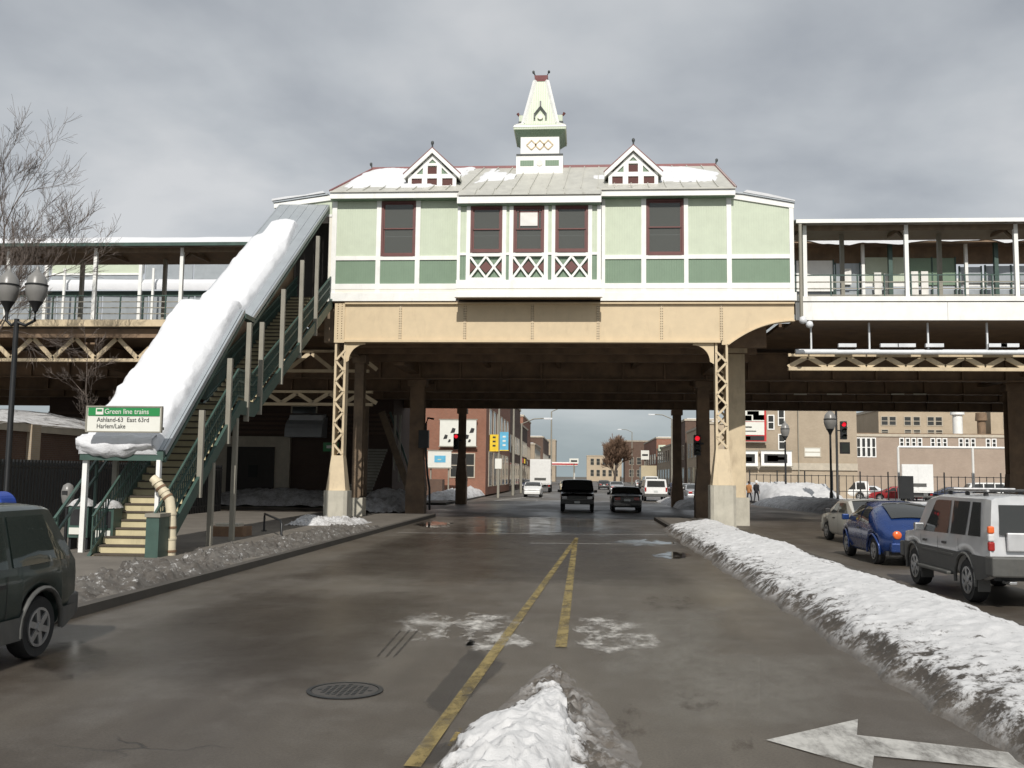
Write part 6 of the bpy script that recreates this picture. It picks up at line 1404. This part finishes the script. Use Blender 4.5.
# right of the far street
ys_ = 118
for k, (ln, h, m, lab) in enumerate(((26, 8.5, 'brick_buff', 'buff building on the right of the far street behind the thin column'), (22, 10.5, 'brick_brown', 'brown building on the right beyond the buff one'), (30, 7.5, 'brick_tan', 'low tan building on the right behind the beige truck'), (40, 10, 'brick_red', 'red building on the right near the far tree'))):
    building(lab, 15.5, 30, ys_, ys_ + ln, h, m, rowwins('w', ys_ + 1, ys_ + ln - 1, 5, .8, 3.4, .7) + rowwins('w', ys_ + 1, ys_ + ln - 1, 6, 4.8, 6.8) + rowwins('s', 16.5, 29, 4, 4.6, 6.6), snow=True); ys_ += ln + 2
for k, (x, y, wd, h, m, lab) in enumerate(((-16, 330, 14, 14, 'brick_tan', 'pale block closing the street left of the far tree'), (9, 390, 14, 10, 'brick_buff', 'buff flat-roofed building closing the far end of the street'), (24, 360, 16, 15, 'brick_brown', 'brown block closing the street right of the far tree'), (-34, 420, 18, 22, 'brick_buff', 'tall buff tower far behind the storefronts'), (44, 420, 22, 14, 'canopy_metal', 'grey shed far down the street on the right'))):
    building(lab, x - wd / 2, x + wd / 2, y, y + 14, h, m, rowwins('s', x - wd / 2 + 1, x + wd / 2 - 1, 5, 2, 4.5) + rowwins('s', x - wd / 2 + 1, x + wd / 2 - 1, 5, 6.5, 9))
for px, py, w_, h_, Y, mt, lab in ((645, 455, 8, 9, 215, 'sign_white', 'white pole sign right of the far tree'), (662, 448, 7, 6, 190, 'light_green', 'pale green pole sign before the red building'), (574, 461, 9, 5, 220, 'sign_white', 'white pole sign left of the far tree')):
    a = at(px, py, Y); k_ = Y / FPX; t = thing('pole_sign', lab, 'sign', (a.x, Y, 0)); B(a.x - w_ * k_ / 2, a.x + w_ * k_ / 2, Y - .2, Y + .2, a.z - h_ * k_ / 2, a.z + h_ * k_ / 2).build('panel', mt, t); MB().tube([(a.x, Y + .3, 0), (a.x, Y + .3, a.z + .2)], .14, 6).build('pole', 'post_grey', t, 60); B(a.x - w_ * k_ * .35, a.x + w_ * k_ * .35, Y - .24, Y - .201, a.z - .2, a.z + .2).build('printed_line', 'sign_black', t)
t = thing('filling_station', 'white canopy with red stripe at the end of the street left of the far tree', 'canopy', (-6, 230, 0)); B(-12, -1, 226, 236, 4.4, 5.2).build('roof', 'white_paint', t); B(-12.05, -.95, 225.9, 225.99, 4.6, 4.9).build('stripe', 'sign_red', t)
for x in (-11, -2): B(x, x + .4, 228, 228.4, 0, 4.39).build('post', 'white_paint', t)
# tan brick building with hoardings on the right
Y0 = 96
zz = lambda py, px=800: az(py, Y0, px)
tw_ = building('tan brick building with painted hoardings behind the parking lot lamp', ax(736, Y0), ax(856, Y0), Y0, 104, 13, 'brick_tan', [('s', ax(p0, Y0), ax(p0 + 5, Y0), zz(q1), zz(q0), 'white_paint', 'far_glass') for p0, q0, q1 in ((768, 416, 429), (778.5, 411, 425), (778.5, 435, 449))] + [('s', ax(804, Y0), ax(819, Y0), zz(456), zz(448), 'stone_trim', 'sign_white')])
B(ax(797, Y0), ax(797.6, Y0), Y0 - .25, Y0 - .01, 0, 13).build('drain', 'post_grey', tw_)
B(ax(736, Y0), ax(856, Y0), Y0 - .15, Y0 - .01, zz(470), zz(463)).build('base_course', 'stone_trim', tw_)
def hoarding(p0, p1, q0, q1, lab, parts, fm='white_paint', Y=Y0 - .6):
    a, b = at(p0, q0, Y), at(p1, q1, Y); t = thing('billboard', lab, 'billboard', ((a.x + b.x) / 2, Y, b.z)); B(a.x, b.x, Y, Y + .2, b.z, a.z).build('panel', fm, t)
    for (u0, u1, v0, v1, m_) in parts: B(a.x + (b.x - a.x) * u0, a.x + (b.x - a.x) * u1, Y - .03, Y - .002, b.z + (a.z - b.z) * v0, b.z + (a.z - b.z) * v1).build('printed_area', m_, t)
    MB().box(a.x - .1, b.x + .1, Y - .05, Y + .22, b.z - .1, b.z - .001).box(a.x - .1, b.x + .1, Y - .05, Y + .22, a.z + .001, a.z + .1).build('frame', 'post_grey', t)
hoarding(737, 766.5, 409, 441.5, 'tall red and white hoarding with a yellow strip on the tan building', [(.02, .93, .62, .98, 'sign_white'), (.35, .75, .82, .94, 'sign_black'), (.55, .93, .66, .82, 'sign_red'), (.05, .5, .64, .80, 'sign_yellow'), (.02, .93, .2, .6, 'sign_white'), (.15, .5, .42, .46, 'sign_red'), (.25, .65, .3, .33, 'sign_blue'), (.02, .93, .03, .17, 'sign_black'), (.15, .45, .05, .15, 'sign_yellow')], 'sign_red')
hoarding(738, 758, 451, 466, 'small framed white sign low on the tan building at the column', [(.08, .85, .2, .8, 'sign_black'), (.2, .7, .3, .6, 'light_green')])
hoarding(761, 792, 451, 466, 'wide framed white sign low on the tan building beside the lamp', [(.1, .85, .2, .8, 'sign_black'), (.2, .55, .3, .7, 'sign_white'), (.5, .8, .4, .6, 'brick_buff')])
Y1 = 128
rb2 = building('long brown brick factory with paired windows beyond the parking lot', ax(878, Y1), ax(985, Y1), Y1, 150, az(411, Y1, 900), 'brick_buff', [('s', ax(p, Y1), ax(p + 6, Y1), az(425, Y1, 900), az(417, Y1, 900), 'stone_trim', 'far_glass') for p in (881, 889, 904, 913, 927, 935)] + [('s', ax(p, Y1), ax(p + 6, Y1), az(434, Y1, 900), az(430, Y1, 900), 'stone_trim', 'far_glass') for p in (881, 904, 913, 927, 935)])
Y2 = 112
low = building('low brick range with pale window strips in front of the factory', ax(849, Y2), ax(1060, Y2), Y2, 118, az(437, Y2, 930), 'brick_rose', [('s', ax(p, Y2), ax(p + 3, Y2), az(457 if p < 876 else 446, Y2, 930), az(439, Y2, 930), 'white_paint', 'far_glass') for p in (851, 856, 861, 866, 871, 899, 905, 911, 917, 930, 936, 942, 958, 964, 970, 985, 991)])
for px, w__, y0_, y1_, lab in ((960, 14, 404, 440, 'white stack of roof vents above the low brick range'), (984, 12, 412, 440, 'dark hopper on the roof beside the white vents')):
    x0_, x1_ = ax(px - w__ / 2, 120), ax(px + w__ / 2, 120); t = thing('roof_vent', lab, 'roof vent', ((x0_ + x1_) / 2, 121, az(440, 120, 930))); zb, zt2 = az(440, 120, 930), az(y0_, 120, 930)
    MB().tube([((x0_ + x1_) / 2, 121, zb), ((x0_ + x1_) / 2, 121, zb + (zt2 - zb) * .7), ((x0_ + x1_) / 2, 121, zb + (zt2 - zb) * .72), ((x0_ + x1_) / 2, 121, zt2)], [(x1_ - x0_) * .35, (x1_ - x0_) * .35, (x1_ - x0_) * .5, (x1_ - x0_) * .45], 12).build('stack', 'white_paint' if 'white' in lab[:6] else 'dark_steel', t, 40); B(x0_, x1_, 120.2, 121.8, zb, zb + .4).build('base', 'galvanised', t)
building('brick works block at the frame edge beyond the parking lot', ax(990, 135), ax(1100, 135), 135, 150, az(405, 135, 1010), 'brick_buff', rowwins('s', ax(1000, 135), ax(1080, 135), 6, az(428, 135, 1010), az(416, 135, 1010)))

# ------------------------------------------------------------------ trees
mat('bark', (.075, .06, .05), .9, var=.3, scale=4); mat('twig', (.13, .105, .09), .9, var=.3, scale=4); mat('twig_brown', (.16, .10, .065), .9, var=.3)
def bare_tree(label, base, h, r, seed, levels=6, spread=.55, tm='bark', wm='twig', lean=(0, 0), minr=.006, kids=(3, 4), updir=.12, ratio=.72):
    rnd = random.Random(seed); t = thing('bare_tree', label, 'tree', base); tr = MB(); tw = MB()
    def grow(p, d, ln, rad, lv):
        pts = [p]; rs = [rad]; n = 4 if lv > 1 else 3
        for k in range(n):
            d = (d + Vector((rnd.gauss(0, .11), rnd.gauss(0, .11), rnd.gauss(0, .08) + updir * .4))).normalized(); p = p + d * (ln / n); pts.append(p); rs.append(max(minr, rad * (1 - .42 * (k + 1) / n)))
        (tr if lv >= levels - 2 else tw).tube(pts, rs, 7 if lv >= levels - 2 else (4 if lv > 1 else 3), False)
        if lv <= 0: return
        kk = rnd.randint(*kids) + (1 if lv <= 2 else 0)
        for i in range(kk):
            f = 1 if i == 0 else rnd.uniform(.35, 1); q = f * n; a = pts[int(min(n - 1, q))].lerp(pts[min(n, int(q) + 1)], q - int(q)) if q < n else pts[n]
            az_ = rnd.uniform(0, 2 * math.pi); sp_ = spread * (rnd.uniform(.5, 1.25) if i else .35); u = d.cross(Vector((0.3, .2, 1))).normalized(); w2 = d.cross(u)
            nd_ = (d + (u * math.cos(az_) + w2 * math.sin(az_)) * math.tan(sp_)).normalized()
            grow(a, nd_, ln * ratio * rnd.uniform(.75, 1.15), max(minr, rad * (.62 if i == 0 else .45)), lv - 1)
    grow(Vector(base), Vector((lean[0], lean[1], 1)).normalized(), h * .30, r, levels)
    tr.build('trunk', tm, t, 60); tw.build('crown', wm, t, 60, fix=False); return t
bare_tree('bare winter tree with fine twigs reaching in behind the twin-globe lamp', (-26.5, 33, .1), 15.5, .30, 8, 8, .60, lean=(.08, 0), kids=(3, 3), ratio=.74)
bare_tree('leafless brown tree low over the railing between lamp and stairs', (-19.0, 37, .1), 9.5, .10, 12, 7, .66, lean=(.05, 0), kids=(2, 3), minr=.006)
x = ax(615, 235, 480); bare_tree('brown leafless tree at the end of the far street', (x, 235, 0), 12.5, .35, 9, 6, .42, 'bark', 'twig_brown', kids=(4, 5), minr=.035, ratio=.78)

# ------------------------------------------------------------------ two people crossing beyond the railway
def person(label, x, y, rz, h, upper, lower, hairm, stride, hat=None):
    t = thing('person', label, 'person', (x, y, 0), None, rz if rz else 1e-9); s = h / 1.75
    J = dict(pel=(0, 0, .95), wst=(0, 0, 1.1), che=(0, .02, 1.33), nck=(0, .03, 1.5), hed=(0, .05, 1.62), top=(0, .05, 1.72))
    ed = [('pel', 'wst'), ('wst', 'che'), ('che', 'nck'), ('nck', 'hed'), ('hed', 'top')]; rad = dict(pel=.15, wst=.14, che=.165, nck=.06, hed=.10, top=.07)
    for sd, n in ((-1, 'l'), (1, 'r')):
        J.update({'hp' + n: (sd * .1, 0, .9), 'kn' + n: (sd * .11, sd * stride * .5 + .05, .5), 'an' + n: (sd * .11, sd * stride, .09), 'to' + n: (sd * .12, sd * stride + .17, .04), 'sh' + n: (sd * .19, .0, 1.42), 'el' + n: (sd * .25, -sd * stride * .4 - .02, 1.14), 'wr' + n: (sd * .24, -sd * stride * .5 + .12, .93), 'ha' + n: (sd * .235, -sd * stride * .5 + .17, .84)})
        ed += [('pel', 'hp' + n), ('hp' + n, 'kn' + n), ('kn' + n, 'an' + n), ('an' + n, 'to' + n), ('che', 'sh' + n), ('sh' + n, 'el' + n), ('el' + n, 'wr' + n), ('wr' + n, 'ha' + n)]
        rad.update({'hp' + n: .095, 'kn' + n: .065, 'an' + n: .05, 'to' + n: .04, 'sh' + n: .085, 'el' + n: .06, 'wr' + n: .045, 'ha' + n: .04})
    ks = list(J); me = bpy.data.meshes.new('body'); me.from_pydata([Vector(J[k]) * s for k in ks], [(ks.index(a), ks.index(b)) for a, b in ed], [])
    o = bpy.data.objects.new('body', me); col.objects.link(o); sk = o.modifiers.new('s', 'SKIN')
    for i, k in enumerate(ks): me.skin_vertices[0].data[i].radius = (rad[k] * s, rad[k] * s * .85); me.skin_vertices[0].data[i].use_root = (k == 'pel')
    o.modifiers.new('ss', 'SUBSURF').render_levels = 2; o.modifiers['ss'].levels = 2
    bpy.context.view_layer.update(); m2 = bpy.data.meshes.new_from_object(o.evaluated_get(bpy.context.evaluated_depsgraph_get())); bpy.data.objects.remove(o)
    m2.materials.clear()
    for mm in (upper, lower, 'skin', 'black_plastic'): m2.materials.append(M[mm])
    for p in m2.polygons:
        z = p.center.z / s; ha = z < .93 and abs(p.center.x / s) > .195
        p.material_index = 2 if (z > 1.51 or ha) else (0 if z > .86 else (1 if z > .09 else 3)); p.use_smooth = True
    b = bpy.data.objects.new('body', m2); col.objects.link(b); b.parent = t
    MB().lathe([(.115 * s, 1.60 * s), (.122 * s, 1.68 * s), (.11 * s, 1.76 * s), (.06 * s, 1.80 * s), (.01, 1.81 * s)], (0, .03 * s, 0), 12).build('hat' if hat else 'hair', hat or hairm, t, 60)
    for sd in (-1, 1):
        for k in range(4): MB().tube([(sd * .235 * s + (k - 1.5) * .012, (-sd * stride * .5 + .17) * s + (k - 1.5) * .014, .83 * s), (sd * .23 * s + (k - 1.5) * .012, (-sd * stride * .5 + .19) * s + (k - 1.5) * .016, .76 * s)], .009, 5).build('finger', 'skin', t)
    MB().lathe([(.02, 0), (.012, .03)], (0, .15 * s, 1.655 * s), 6, 'y').build('nose', 'skin', t)
    return t
person('person in a tan jacket and dark trousers walking beside the tan column', 13.45, 79, R(-40), 1.75, 'jacket_tan', 'cloth_dark', 'hair', .2)
person('person in dark clothes and a white cap walking beside the tan jacket', 14.1, 79.4, R(-40), 1.8, 'cloth_dark', 'cloth_dark', 'hair', .18, 'cloth_white')
